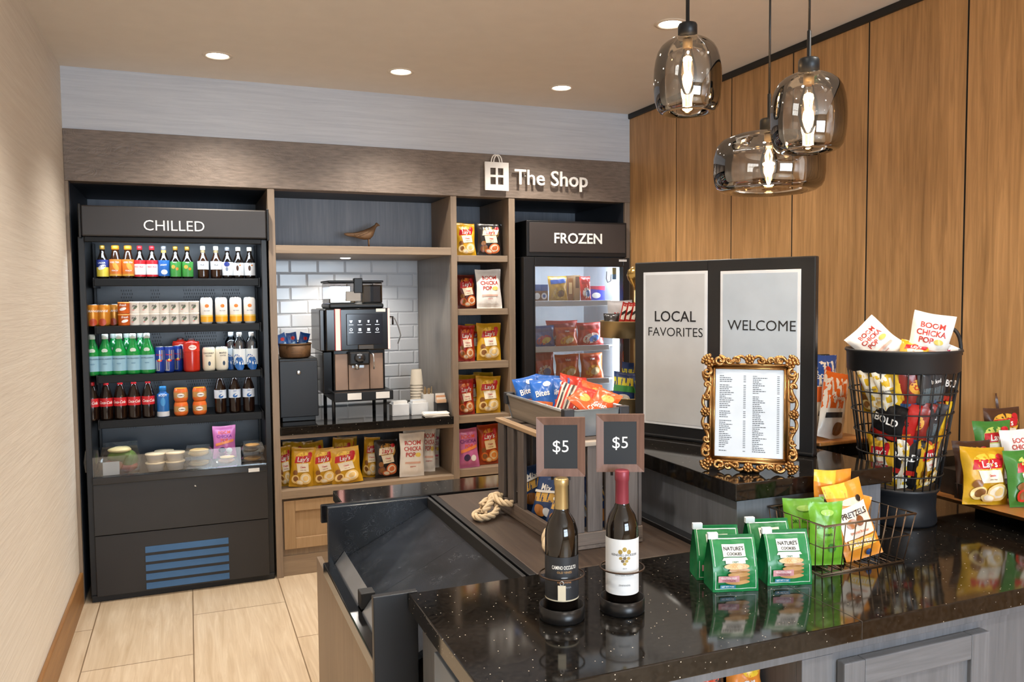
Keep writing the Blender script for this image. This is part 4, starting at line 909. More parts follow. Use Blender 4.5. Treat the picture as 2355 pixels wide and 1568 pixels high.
DR = {'dk': (C('2a2724'), None, [('e', -.1, .6, .3, .14, C('c94a30')), ('e', .2, .4, .2, .1, W_), ('q', [(-.4, .2), (.4, .25), (.4, .35), (-.4, .3)], C('5b6878'))]), 'or': (C('d9822e'), None, [('e', .1, .7, .25, .12, Y_), ('t', 'Chips', 0, .5, .1, W_)])}
for k, (x, st, lab) in enumerate(((.99, 'dk', 'dark snack bag at left in the open bin of the grey cabinet'), (1.10, 'dk', 'dark snack bag in the middle of the open bin of the grey cabinet'), (1.205, 'or', 'orange snack bag at right in the open bin of the grey cabinet'))):
    bag(st, lab, (x, CF+.12, .676), .105, .145-.03*(k == 2), .05, lean=.1, lib=DR, seed=k, group='snack bags in the cabinet bin')
# left run: merchandiser, deck, raised block
CX = .432; DX = .822; RXL = 1.426; YE = 2.905
isl = thing('island_base', 'taupe wood island base carrying the sloped black merchandiser', 'island', (CX, GB, 0))
def ib(name, x0, x1, y0, y1, z0, z1, m, bevel=.002, parent=None): return MB().box(x0-CX, x1-CX, y0-GB, y1-GB, z0, z1, m).build(name, parent or isl, bevel=bevel)
BEIGE = wood('pale_taupe_island', '7b6a59', '93806c', 'z', rough=.45)
ib('side_panel', CX, CX+.02, GB+.034, YE+.22, 0, .655, BEIGE); ib('body', CX+.02, RXL, GB+.034, YE+.22, 0, .60, BEIGE)
ib('end_panel', CX-.022, GX0+.028, GB+.012, GB+.034, 0, ZL-.002, mat('12161c', .4), .002)
ib('front_rail', CX-.008, CX+.03, GB+.034, YE, .655, .70, GLOSS, .004)

sl = MB(); a0, a1 = CX+.045-CX, DX-.005-CX; za, zb = .70, .865
SLOPE = granite('marbled_black_board')
def marble_black():
    m, nt, b = _new('scuffed_black_marble')
    t = _tex(nt, 'Noise', 3, Detail=6, Distortion=1.2); t2 = _tex(nt, 'Noise', 26, Detail=1, Distortion=3.5); n2 = _tex(nt, 'Noise', 16, Detail=2)
    r = _ramp(nt, t2.outputs[0], [(.465, (0, 0, 0, 1)), (.5, (1, 1, 1, 1)), (.535, (0, 0, 0, 1))]); r2 = _ramp(nt, n2.outputs[0], [(.46, (0, 0, 0, 1)), (.62, (.6, .6, .6, 1))])
    mu = nt.nodes.new('ShaderNodeMath'); mu.operation = 'MULTIPLY'; nt.links.new(r.outputs[0], mu.inputs[0]); nt.links.new(r2.outputs[0], mu.inputs[1])
    base = _ramp(nt, t.outputs[0], [(.35, lin('0d1015')), (.7, lin('262b34'))])
    mx = nt.nodes.new('ShaderNodeMix'); mx.data_type = 'RGBA'; nt.links.new(mu.outputs[0], mx.inputs[0]); nt.links.new(base.outputs[0], mx.inputs[6]); mx.inputs[7].default_value = lin('54575c')
    nt.links.new(mx.outputs[2], b.inputs['Base Color']); b.inputs['Roughness'].default_value = .24; b.inputs['Specular IOR Level'].default_value = .6; return m
MARB = marble_black(); ib('far_end_panel', CX+.010, DX, YE-.012, YE+.008, .60, ZL, MARB, .003); bpy.data.materials.remove(SLOPE); _mats.pop('marbled_black_board')
for k in range(2):
    ya, yb = (GB+.036-GB+k*.45)+.0006, (GB+.036-GB+(k+1)*.45)-.0006
    if k == 1: yb = YE-.014-GB
    s = MB(); s.add([(a0, ya, za), (a1, ya, zb), (a1, yb, zb), (a0, yb, za), (a0, ya, za-.02), (a1, ya, zb-.02), (a1, yb, zb-.02), (a0, yb, za-.02)], [(0, 1, 2, 3), (4, 7, 6, 5), (0, 4, 5, 1), (1, 5, 6, 2), (2, 6, 7, 3), (3, 7, 4, 0)], MARB); s.build('sloped_board', isl)
for y0, y1 in ((GB+.036, GB+.44), (GB+.50, YE-.016)): 
    s = MB(); s.add([(p-CX, y-GB, z) for y in (y0, y1) for p, z in ((CX+.028, .690), (CX+.066, .738), (CX+.068, .730), (CX+.032, .684))], [(0, 1, 2, 3), (7, 6, 5, 4), (0, 4, 5, 1), (1, 5, 6, 2), (2, 6, 7, 3), (3, 7, 4, 0)], mat('b8bec6', .35, .9)); s.build('steel_channel', isl)
ib('latch', CX+.03, CX+.075, GB+.445, GB+.495, .70, .75, MATTE, .003)
ib('slot_rail', DX-.012, DX, GB+.002, YE-.014, .80, ZL, MATTE, .002); ib('slot_rail', DX+.008, DX+.03, GB+.002, YE+.008, .86, ZL+.001, BLACK, .002)
dk = tag(MB().box(DX+.031, RXL-.045, GB+.002, YE, ZL-.03, ZL, DECKWOOD).build('display_deck', None, (0, 0, 0), bevel=.003), 'dark walnut plank deck beside the black sloped merchandiser', 'deck')
ib('deck_support', DX+.03, RXL, GB+.036, YE+.2, .60, ZL-.032, MATTE, 0)
ib('curb', RXL-.044, RXL-.004, GB+.002, YE+.008, .86, ZL+.012, BLACK, .003); ib('curb', DX-.4, RXL-.046, YE+.0085, YE+.026, .84, ZL+.006, GLOSS, .003)
ib('back_ledge', CX+.07, RXL-.03, YE+.027, YE+.24, ZL-.04, ZL, GRANITE, .003)
# raised block
BLK = [(1.403, 1.838), (1.985, 1.838), (1.985, 2.20), (2.30, 2.20), (2.30, 3.28), (1.403, 3.28)]
rb = thing('raised_counter', 'raised grey oak counter block with black granite top behind the cookies', 'counter', (1.426, 1.862, 0))
MB().prism([(x-1.426, y-1.862) for x, y in BLK], ZU-.05, ZU, GRANITE).build('granite_top', rb, bevel=.003)
MB().prism([(x-1.426, y-1.862) for x, y in [(1.426, 1.862), (1.962, 1.862), (1.962, 2.225), (2.27, 2.225), (2.27, 3.25), (1.426, 3.25)]], ZL+.001, ZU-.051, GREYOAK).build('cabinet_body', rb, bevel=.002)
MB().box(0, .84, .9, 1.38, 0, ZL, GREYOAK).build('lower_body', rb)
# ---------------------------------------------------------------- wine and its stands
def wine(label, x, y, cap, labm, art, h=.318):
    o = thing('wine_bottle', label, 'wine bottle', (x, y, ZL+.009)); r = .0385
    MB().lathe([(0, .004), (r*.8, .0), (r, .006), (r, .185), (r*.97, .200), (r*.80, .222), (r*.50, .240), (r*.40, .252), (r*.385, .30), (0, .30)], mat('120d0a', .06, spec=.7), 32).build('body', o)
    MB().lathe([(r*.41, .243), (r*.42, .250), (r*.40, .302), (r*.44, .305), (r*.44, h-.003), (r*.40, h), (0, h)], cap, 24).build('foil_capsule', o)
    b = MB(); art(b, r, labm); b.build('label', o); return o
def art_dark(b, r, m):
    band(b, r, .045, .145, m, 1.9, e=.0006, seg=30); band(b, r, .043, .046, mat('cfc6ad', .4), 1.9, e=.0009, seg=30)
    ctext(b, r, 'CAMINO OCCULTO', .122, .0085, mat('efece4', .5), .03, maxw=.058); ctext(b, r, 'OLD VINES', .111, .005, mat('b08a58', .5)); ctext(b, r, 'RED WINE', .088, .005, mat('b07a4a', .5)); ctext(b, r, 'CALIFORNIA', .076, .004, mat('8b8d92', .5))
    cspot(b, r, 0, .098, .008, .0016, mat('9aa0a8', .5))
def art_white(b, r, m):
    band(b, r, .040, .172, m, 1.7, e=.0006, seg=30); g = mat('b39a52', .4, .4); dkk = mat('6f6250', .5)
    for a, z in ((-.010, .143), (0, .149), (.010, .143)): cspot(b, r, a, z, .005, .0055, g)
    for i in range(3):
        for j in range(3-i): cspot(b, r, (j-(2-i)/2)*.009, .128-i*.0065, .0042, .0036, dkk if (i+j) % 2 else g)
    ctext(b, r, 'KENDALL-JACKSON', .136, .0055, mat('5c5d63', .5), .01, maxw=.062); ctext(b, r, 'VINTNERS RESERVE', .088, .0038, mat('8e9298', .5), maxw=.052); ctext(b, r, 'ZINFANDEL', .064, .0038, mat('7b7f85', .5)); ctext(b, r, '2019', .104, .0032, mat('9a9da3', .5))
def wine_stand(label, x, y, rz, group='wine display stands'):
    o = thing('bottle_display_stand', label, 'bottle stand', (x, y, ZL), rz, group)
    MB().lathe([(0, 0), (.051, 0), (.053, .004), (.053, .034), (.050, .034), (.049, .008), (0, .007)], mat('1d1c1c', .3, .4), 36).build('base_dish', o)
    MB().tube([(.052*math.sin(a), -.052*math.cos(a), .105) for a in [2*PI*i/36 for i in range(36)]], .0022, mat('4a3a30', .35, .7), 8, True).build('ring', o)
    MB().tube([(0, .053, .02), (0, .053, .33)], .003, mat('2a2523', .35, .6), 8).build('stem', o)
    zc = .393; s = T((0, .047, zc)); b = MB(); w, h, q = .0575, .070, .018; d = .012
    for pts in ([(-w, -h), (w, -h), (w-q, -h+q), (-w+q, -h+q)], [(w, -h), (w, h), (w-q, h-q), (w-q, -h+q)], [(w, h), (-w, h), (-w+q, h-q), (w-q, h-q)], [(-w, h), (-w, -h), (-w+q, -h+q), (-w+q, h-q)]):
        v = [(p, -d*.5, z) for p, z in pts]; v[0:2] = [(p, -d*.5, z) for p, z in pts[:2]]; v[2:] = [(p, -d*.15, z) for p, z in pts[2:]]
        v += [(p, d*.5, z) for p, z in pts]; b.add(v, [(0, 1, 2, 3), (7, 6, 5, 4), (0, 4, 5, 1), (2, 6, 7, 3)], FRAMEWOOD, M=s)
    fr = b.build('sign_frame', o)
    MB().box(-w+q, w-q, -.001, .004, -h+q, h-q, mat('1a1f24', .6), M=s).build('chalkboard', fr)
    b = MB(); letters(b, '$5', lambda x, z: (x, .047-.0016, zc+z+.002), .029, mat('eceff0', .6)); b.build('price_lettering', fr)
    for px in (-.02, .02): MB().box(px-.003, px+.003, .048, .054, zc-h-.01, zc-.02, MATTE).build('clip', o)
    return o
w1, w2 = (.789, 1.674), (.941, 1.660)
wine('dark wine bottle with gold capsule and black label on the left stand', *w1, mat('b39c6c', .32, .7), mat('23262b', .5), art_dark, .320).rotation_euler.z = -.28
wine('wine bottle with burgundy capsule and white label on the right stand', *w2, mat('86323f', .38, .2), mat('e6e8ea', .55), art_white, .328).rotation_euler.z = -.36
wine_stand('left bottle stand with five dollar chalkboard over the gold-capped wine', *w1, -.42); wine_stand('right bottle stand with five dollar chalkboard over the red-capped wine', *w2, -.42)
tg = tag(MB().box(-.009, .009, -.001, .001, 0, .034, mat('d8cdb4', .6)).build('price_tag', None), 'small cream paper tag hanging from the ring before the dark wine', 'tag')
_d = Vector((-w1[0], -w1[1])).normalized(); tg.location = (w1[0]+_d.x*.0575, w1[1]+_d.y*.0575, ZL+.062); tg.rotation_euler = (0, 0, -.44)
MB().tube([(.004*math.cos(a), 0, .039+.005*math.sin(a)) for a in [2*PI*i/14 for i in range(14)]], .001, STEEL, 6, True).build('hook', tg)
# ================================================================== slatted crate with rope handles
KX0, KX1, KY0, KY1 = 1.0, 1.262, 2.10, 2.66; KH = .32
cr = thing('wooden_crate', 'tall open slatted wooden crate standing on the walnut deck', 'crate', (KX0, KY0, ZL+.001))
def kbx(name, x0, x1, y0, y1, z0, z1, m=CRATEWOOD, bevel=.002): return MB().box(x0, x1, y0, y1, z0, z1, m).build(name, cr, bevel=bevel)
W, L = KX1-KX0, KY1-KY0; RAIL = wood('crate_rail', '4a403a', '7c6c60', 'x', rough=.6); RAILY = wood('crate_rail_long', '4a403a', '7c6c60', 'y', rough=.6); PALE = wood('crate_top_rail', '8d7356', 'b99a78', 'y', rough=.55)
kbx('base_board', 0, W, 0, L, 0, .012, RAILY)
for y in (0, L-.014): kbx('bottom_rail', 0, W, y-.001, y+.014, .012, .05, RAIL)
for x in (0, W-.014): kbx('bottom_rail', x-.001, x+.014, .015, L-.015, .012, .05, RAILY)
for y in (.006, .31, .40, .49):
    kbx('slat', .001, .013, y, y+.056, .05, KH-.014)
for k in range(6): y = .004+k*(L-.056)/5; kbx('slat', W-.013, W-.001, y, y+.048, .05, KH-.014)
for k in range(4):
    x = .016+k*(W-.082)/3
    for y in (0.001, L-.013): kbx('slat', x, x+.050, y, y+.012, .05, KH-.014)
for x in (-.002, W-.026): kbx('top_rail', x, x+.028, -.002, L+.002, KH-.014, KH, PALE)
for y in (-.002, L-.026): kbx('top_rail', .027, W-.027, y, y+.028, KH-.014, KH, wood('crate_top_rail_cross', '8d8074', 'b3a595', 'x', rough=.55))
for y0 in (.04, .17, .30, .43): kbx('top_slat', .027, W-.027, y0, y0+.09, KH-.012, KH-.001, RAIL)
ROPE = mat('cdb592', .85, bump=.5, bscale=260)
def rope(pts, label=None):
    b = MB()
    from mathutils import geometry
    P = []
    for i in range(len(pts)-1):
        p0, p1, p2, p3 = [Vector(pts[max(0, min(len(pts)-1, i+j))]) for j in (-1, 0, 1, 2)]
        for k in range(8):
            t = k/8; P.append(.5*((2*p1)+(p2-p0)*t+(2*p0-5*p1+4*p2-p3)*t*t+(3*p1-p0-3*p2+p3)*t**3))
    P.append(Vector(pts[-1]))
    for s in range(3):
        Q = []
        for i, p in enumerate(P):
            t = (P[min(i+1, len(P)-1)]-P[max(i-1, 0)]).normalized(); x = t.orthogonal().normalized() if abs(t.z) > .95 else t.cross(Vector((0, 0, 1))).normalized(); y = t.cross(x); a = i*.55+s*2*PI/3
            Q.append(p+(x*math.cos(a)+y*math.sin(a))*.0065)
        b.tube(Q, .0062, ROPE, 6)
    return b.build('rope_handle', cr)
zr = .016
rope([(-.002, L-.06, .05), (-.03, L-.05, .055), (-.075, L-.07, zr), (-.125, L-.12, zr), (-.12, L-.165, zr), (-.07, L-.15, zr), (-.035, L-.10, .03), (-.05, L-.06, .045), (-.09, L-.09, zr+.02)])
rope([(-.002, L-.16, .05), (-.03, L-.13, .05), (-.045, L-.075, .06), (-.06, L-.10, .045), (-.1, L-.14, zr+.01)])
rope([(-.002, .06, .05), (-.035, .05, .05), (-.05, .02, zr), (-.03, -.012, zr), (.0, -.03, zr)])
# snack bags lying inside the crate
CX_ = {'chex': (C('24406f'), None, [('q', [(-.5, .36), (.5, .52), (.5, .70), (-.5, .56)], C('e6b65a')), ('t', 'Mix', 0, .74, .13, W_, .1, .5), ('e', -.1, .24, .25, .12, C('b9793c')), ('e', .2, .26, .15, .09, C('dfe6ee')), ('q', [(-.45, .56), (.45, .70), (.45, .75), (-.45, .61)], W_)])}
for k, (x, y, rz, ry, ln) in enumerate(((.05, .135, -1.15, .3, .15), (.055, .25, -1.15, .15, .15), (.19, .15, -.5, -.2, .4), (.23, .30, .2, .2, .5), (.12, .40, -.9, -.3, .4), (.29, .14, .3, -.25, .3))):
    bag('chex', ['blue snack mix bag nearest the corner inside the crate', 'blue snack mix bag, second along the left side inside the crate', 'blue snack mix bag behind the front slats of the crate, left', 'blue snack mix bag in the middle of the crate', 'blue snack mix bag at the back of the crate', 'blue snack mix bag behind the front slats of the crate, right'][k],
        (KX0+x*.72, KY0+y, ZL+.02), .11, .16, .035, rz=rz, ry=ry, lean=ln, seed=k % 3, group='snack mix bags in the crate', lib=CX_)
# galvanised bin with snack pouches on top of the crate
GZ = ZL+.001+KH
BX0, BX1, BY0, BY1 = 1.035, 1.245, 2.165, 2.655
gb = thing('galvanised_bin', 'galvanised metal bin with wooden side on top of the slatted crate', 'bin', (BX0, BY0, GZ+.001))
GALV = mat('9aa0a5', .42, .7, var=.25, bump=.3, bscale=14); w, l, h = BX1-BX0, BY1-BY0, .082; f = .018
GW = wood('grey_bin_wood', '6d655c', '94897d', 'y', rough=.6)
def wall(p, q, m, name):   # sloping wall from bottom edge p to top edge q
    b = MB(); n = Vector((q[0][0]-p[0][0], q[0][1]-p[0][1], 0)); n = n.normalized()*.006 if n.length else Vector((0, 0, 0))
    v = [(*p[0], 0), (*p[1], 0), (*q[1], h), (*q[0], h)]; v += [tuple(Vector(x)-n) for x in v]
    b.add(v, [(0, 1, 2, 3), (7, 6, 5, 4), (0, 4, 5, 1), (1, 5, 6, 2), (2, 6, 7, 3), (3, 7, 4, 0)], m); return b.build(name, gb)
pb = [(f, f), (w-f, f), (w-f, l-f), (f, l-f)]; pt = [(0, 0), (w, 0), (w, l), (0, l)]
for i, m, nm in ((0, GALV, 'front_wall'), (1, GALV, 'end_wall'), (2, GALV, 'back_wall'), (3, GW, 'wooden_side')): wall((pb[i], pb[(i+1) % 4]), (pt[i], pt[(i+1) % 4]), m, nm)
MB().prism(pb, 0, .006, GALV).build('bottom', gb)
MB().tube([(*p, h) for p in pt], .0045, mat('b9bdc0', .4, .7), 6, True).build('rim', gb)
for p in pt: MB().box(p[0]-.006 if p[0] == 0 else p[0]-.028, p[0]+.028 if p[0] == 0 else p[0]+.006, p[1]-.006 if p[1] == 0 else p[1]-.02, p[1]+.02 if p[1] == 0 else p[1]+.006, h-.035, h+.006, mat('3d3d40', .4, .6)).build('corner_bracket', gb, bevel=.003)
PB = {'blue': (C('1f62b8'), None, [('q', [(-.45, .1), (.3, .1), (.4, .34), (-.4, .42)], C('d9703c')), ('t', 'Bites', 0, .6, .16, W_, .1, .6), ('e', .2, .84, .16, .07, W_)]),
      'red': (C('b52a1e'), None, [('q', [(-.5, .62), (.5, .5), (.5, .62), (-.5, .74)], C('7d1712')), ('t', 'Munch', 0, .42, .14, W_, .1, .6), ('e', -.1, .2, .22, .1, C('e29a4a'))]),
      'or': (C('d4521d'), None, [('e', .1, .72, .26, .12, C('eda552')), ('t', 'Crisp', 0, .46, .13, W_, .1, .6), ('q', [(-.4, .12), (.4, .12), (.35, .3), (-.35, .3)], C('efe3d0'))]),
      'str': (C('d9cbb8'), None, [('q', [(-.5+.16*i, .0), (-.42+.16*i, .0), (-.42+.16*i, 1), (-.5+.16*i, 1)], C(['b5301f', '2d2a2a'][i % 2])) for i in range(6)])}
for k, (st, x, y, rz, ry, ln, lab) in enumerate([('blue', .06, .36, -.5, -.25, .35, 'blue snack pouch at the back corner'), ('blue', .075, .28, -.45, -.1, .4, 'blue snack pouch, second from back'), ('blue', .15, .37, -.2, .15, .3, 'blue snack pouch farthest to the rear'), ('blue', .16, .29, -.3, .1, .35, 'blue snack pouch beside the red ones'),
  ('str', .08, .17, -.6, .25, .5, 'striped tan snack pouch in the middle'), ('red', .12, .12, -.6, .3, .6, 'red snack pouch lying across the front left'), ('red', .20, .18, -.3, .35, .55, 'red snack pouch in the middle'), ('or', .17, .075, -.5, .5, .75, 'orange snack pouch over the front rim'),
  ('red', .23, .28, .1, .3, .4, 'red snack pouch standing at the rear right'), ('or', .25, .12, .3, .35, .55, 'orange-red snack pouch at the right'), ('red', .255, .20, .4, .2, .4, 'red snack pouch leaning at the right end'), ('or', .24, .06, .2, -.4, .8, 'orange snack pouch flopped at the front right corner')]):
    bag(st, lab+' of the galvanised bin', (BX0+.028+x*.58, BY0+y*1.1, GZ+.02+.012*(k > 5)), .085, .135, .03, rz=rz, ry=ry, lean=ln, seed=k % 3, group='snack pouches in the galvanised bin', name='snack_pouch', cat='snack pouch', lib=PB)
# ================================================================== brass tiered stand behind the sign
tw = thing('tiered_stand', 'brass two-tier stand with round trays and a drop finial behind the sign', 'tiered stand', (1.818, 3.085, ZU+.0005))
for nm, z, r in (('lower_tray', .02, .165), ('upper_tray', .345, .155)): MB().lathe([(0, z), (r, z), (r, z+.068), (r+.004, z+.072), (r-.004, z+.072), (r-.004, z+.004), (0, z+.004)], BRASS, 40).build(nm, tw)
MB().lathe([(0, 0), (.10, 0), (.10, .008), (.02, .02), (0, .02)], BRASS, 28).build('foot', tw)
MB().tube([(0, 0, .02), (0, 0, .56)], .008, BRASS, 12).build('stem', tw)
MB().lathe([(.008, .55), (.012, .565), (.034, .595), (.040, .615), (.034, .637), (.018, .650), (0, .653)], mat('c9ab6a', .22, 1), 24).build('finial', tw)
TR = {'red': PB['str'], 'kk': (C('2a2a2c'), None, [('e', 0, .6, .2, .1, C('8b8b90'))]), 'sil': (C('b9bcc4'), None, [('t', 'Nuts', 0, .6, .12, R_)]), 'rain': (C('20407f'), None, [('q', [(-.5, .66), (.5, .66), (.5, .86), (-.5, .86)], C('d9d23f')), ('q', [(-.5, .5), (.5, .5), (.5, .66), (-.5, .66)], C('3f8f4a')), ('e', 0, .34, .3, .1, W_), ('q', [(-.5, .08), (.5, .08), (.5, .2), (-.5, .2)], C('c2452b'))]),
      'rstk': (C('b5261f'), None, [('q', [(-.3, .5), (.3, .5), (.3, .95), (-.3, .95)], W_), ('q', [(-.3, .6), (.3, .7), (.3, .8), (-.3, .7)], C('201c1c'))])}
tx, ty = 1.818, 3.085
gk = dict(group='packets on the brass stand', name='snack_packet', cat='snack packet', lib=TR)
def tp_(s, t, z): return (tx-.86*s-.5*t, ty+.5*s-.86*t, ZU+z)
bag('kk', 'dark packet lying at left in the upper brass tray', tp_(.105, .03, .351), .07, .10, .03, rz=-.5, lean=.2, seed=0, **gk)
bag('sil', 'silver packet behind the dark one in the upper brass tray', tp_(.07, -.03, .351), .11, .155, .03, rz=-.5, lean=.1, seed=1, **gk)
for k in range(5): bag('rstk', f'slim red stick packet, {ORD[k]} from left in the upper brass tray', tp_(.075-.023*k, .075, .351), .026, .15, .014, rz=-.53, ry=.22, lean=.05, seed=k % 3, **gk)
bag('rain', 'blue rainbow packet at left in the lower brass tray', tp_(.06, .07, .026), .10, .17, .035, rz=-.5, ry=.1, lean=.15, seed=0, **gk)
bag('rain', 'blue rainbow packet at right in the lower brass tray', tp_(-.05, .07, .026), .10, .16, .035, rz=-.5, ry=-.1, lean=.12, seed=1, **gk)
bag('rain', 'blue rainbow packet in the back of the lower brass tray', tp_(.02, -.02, .026), .11, .205, .035, rz=-.5, ry=.08, lean=.05, seed=2, **gk)
# ================================================================== black two-panel sign board
A, B = onz(1460, 999, ZU), onz(1871, 1051, ZU); LEN = (B-A).xy.length; ang = math.atan2(B.y-A.y, B.x-A.x)
sb = thing('sign_board', 'tall black framed board with LOCAL FAVORITES and WELCOME panels on the raised counter', 'sign board', (A.x, A.y, ZU+.0005), ang)
ST = 1.769-ZU
MB().box(0, LEN, 0, .028, 0, ST, mat('1b1c1e', .35)).build('frame', sb, bevel=.004)
MB().box(0, LEN, -.006, .034, 0, .012, BLACK).build('foot_bar', sb, bevel=.004)
MB().box(.30, .302, -.0012, .001, .016, ST-.002, mat('0d0d0e', .5)).build('centre_joint', sb)
def poster(pxs, colr, lines, name='poster'):
    (x0, z1), (x1, _), (_, z0) = [onv(*p, A, B) for p in pxs]; z0 -= ZU; z1 -= ZU
    p = MB(); p.box(x0, x1, -.004, .0, z0, z1, mat('d9dbdd', .5)); p = p.build(name, sb, bevel=.001)
    b = MB(); q = .010; b.box(x0+q, x1-q, -.0048, -.004, z0+q, z1-q, colr); b.build('sheet', p)
    for s, px, py, cap, bo in lines:
        b = MB(); cx, cz = onv(px, py, A, B); letters(b, s, lambda x, z: (cx+x, -.0056, cz-ZU+z), cap, INK, bo); b.build('lettering', p)
    return p
poster([(1481, 627), (1628, 627), (1484, 972)], mat('bfc0c0', .55), [('LOCAL', 1554, 727, .039, .012), ('FAVORITES', 1554, 763, .033, -.002)])
poster([(1658, 624), (1843, 622), (1662, 1012)], mat('b4bec7', .55), [('WELCOME', 1751, 748, .036, -.002)])
# ================================================================== gilded ornate price frame
A2, B2 = onz(1612, 1079, ZU), onz(1834, 1092, ZU); FL = (B2-A2).xy.length; a2 = math.atan2(B2.y-A2.y, B2.x-A2.x)
pf = thing('ornate_frame', 'ornate gilded frame holding a white price list, propped before the black board', 'picture frame', (A2.x, A2.y, ZU+.002), a2, rx=-.13)
FH = .345; cxm = FL/2; GD = GOLD
b = MB(); x0, x1, z0, z1 = .026, FL-.026, .028, FH-.028
for q, t, y in ((.0, .0042, -.014), (.0055, .0036, -.011), (.010, .0042, -.008)):
    P = [(x0+q, y, z0+q), (x1-q, y, z0+q), (x1-q, y, z1-q), (x0+q, y, z1-q)]
    for i in range(4): b.tube([P[i], P[(i+1) % 4]], t, GD if q != .0055 else mat('6a4a28', .35, 1), 8)
    for p in P: b.ball(p, t, GD, 8)
b.build('inner_moulding', pf)
b = MB(); b.box(x0, x1, -.004, .012, z0, z1, mat('2a2018', .7)); b.build('backing', pf)
b = MB(); b.box(x0+.012, x1-.012, -.006, -.004, z0+.012, z1-.012, mat('d3dbe4', .5)); pg = b.build('price_list', pf)
b = MB(); GI = mat('4f555c', .7); rr = random.Random(3); pw = x1-x0-.032
for col in (0, 1):
    b2 = MB()
    for i in range(41):
        z = z1-.034-i*.0056; xa = x0+.026+col*pw*.5
        if rr.random() < .06 and i > 0: continue
        wd = (.012 if i == 0 else rr.uniform(.015, .042)); nseg = 0; x = xa
        while x < xa+wd: q = rr.uniform(.003, .009); b.box(x, min(x+q, xa+wd), -.0064, -.006, z-.0011, z+.0011, GI); x += q+.0012
        b2.box(xa+pw*.36, xa+pw*.36+.007, -.0064, -.006, z-.0009, z+.0009, GI)
    b.build('item_column', pg); b2.build('price_column', pg); b = MB()
def scroll(c, r0, turns, a0, sgn, rad=.0045, n=26):
    """volute in the frame's plane"""
    P = []; R = []
    for i in range(n):
        t = i/(n-1); a = a0+sgn*turns*2*PI*t; r = r0*(1-.82*t); P.append((c[0]+r*math.cos(a), -.012-.008*math.sin(PI*t), c[1]+r*math.sin(a))); R.append(rad*(1-.45*t))
    return P, R
orn = []
def leafcluster(b, cx, cz, s, n=7):
    for k in range(n): a = 2*PI*k/n; b.ball((cx+s*.62*math.cos(a), -.016, cz+s*.62*math.sin(a)), (s*.36, .007, s*.36), GD, 8)
    b.ball((cx, -.020, cz), (s*.42, .009, s*.42), GD, 10)
for cx, cz, sx, sz in ((.022, .022, -1, -1), (FL-.022, .022, 1, -1), (FL-.022, FH-.022, 1, 1), (.022, FH-.022, -1, 1)):
    b = MB(); leafcluster(b, cx, cz, .017)
    for a, dx, dz in ((0, -sx*.028, sz*.006), (PI/2, sx*.006, -sz*.028)):
        P, R = scroll((cx+dx, cz+dz), .014, 1.2, a, sx*sz, .0060); b.tube(P, R, GD, 7)
    for k in range(5): a = math.atan2(sz, sx)+(k-2)*.38; b.ball((cx+.020*math.cos(a), -.013, cz+.020*math.sin(a)), (.0065, .006, .0065), GD, 8)
    b.build('corner_ornament', pf)
for cx, cz, hor, L_ in ((cxm, FH-.012, 1, FL), (cxm, .012, 1, FL), (.012, FH/2, 0, FH), (FL-.012, FH/2, 0, FH)):
    b = MB(); leafcluster(b, cx, cz, .016, 8)
    for s in (-1, 1):
        n = 28; P = []; R = []; span = L_/2-.05
        for i in range(n):
            t = i/(n-1); o_ = .0085*math.sin(t*2*PI*1.25+.4); u = .014+t*(span-.014)
            P.append((cx+s*u if hor else cx+o_*(1 if cx > cxm else -1), -.013, cz+o_*(1 if cz > FH/2 else -1) if hor else cz+s*u)); R.append(.0066-.0020*abs(2*t-1))
        b.tube(P, R, GD, 7)
        for t in (.3, .62, .9):
            u = .014+t*(span-.014); c2 = (cx+s*u, cz+.004*(-1 if cz > FH/2 else 1)) if hor else (cx+.004*(-1 if cx > cxm else 1), cz+s*u)
            P, R = scroll(c2, .0105, 1.1, PI*t*3, s, .0054, 18); b.tube(P, R, GD, 6)
            b.ball((c2[0], -.017, c2[1]), (.004, .005, .004), GD, 8)
    b.build('side_ornament', pf)
MB().add([(cxm-.02, .012, .25), (cxm+.02, .012, .25), (cxm+.03, .085, .014), (cxm-.03, .085, .014), (cxm-.02, .015, .25), (cxm+.02, .015, .25), (cxm+.03, .089, .014), (cxm-.03, .089, .014)], [(3, 2, 1, 0), (4, 5, 6, 7), (0, 1, 5, 4), (1, 2, 6, 5), (2, 3, 7, 6), (3, 0, 4, 7)], MATTE).build('easel_leg', pf)
# ================================================================== small tray with puffed snack bags behind the board
ty_ = thing('wooden_tray', 'small brown wooden tray behind the black board under two orange snack bags', 'tray', (2.11, 2.285, ZU+.0005))
MB().box(-.10, .13, -.11, .11, 0, .014, TRAYWOOD).build('board', ty_, bevel=.004); MB().box(-.10, .13, .09, .11, .014, .30, mat('26241f', .5)).build('back_rest', ty_, bevel=.004)
CH = {'puff': (C('e8e2d8'), None, [('q', [(-.5, .60), (.5, .64), (.5, 1.0), (-.5, 1.0)], C('2750a0')), ('q', [(-.5, .40), (.5, .46), (.5, .66), (-.5, .58)], C('df6a22')), ('t', 'DORITOS', 0, .74, .06, W_, .12, .8), ('e', .05, .82, .12, .05, C('c23a26')), ('q', [(-.3, .24), (.1, .3), (.1, .36), (-.3, .3)], C('2a2a2a')), ('e', .12, .16, .2, .08, C('7a5230'))]),
      'puff2': (C('e8e2d8'), None, [('q', [(-.5, .42), (.5, .50), (.5, 1.0), (-.5, 1.0)], C('df6a22')), ('t', 'Cheese', 0, .62, .06, W_, .12, .8), ('q', [(-.4, .28), (.2, .34), (.2, .42), (-.4, .36)], C('2a2a2a')), ('e', .12, .16, .2, .1, C('7a5230'))])}
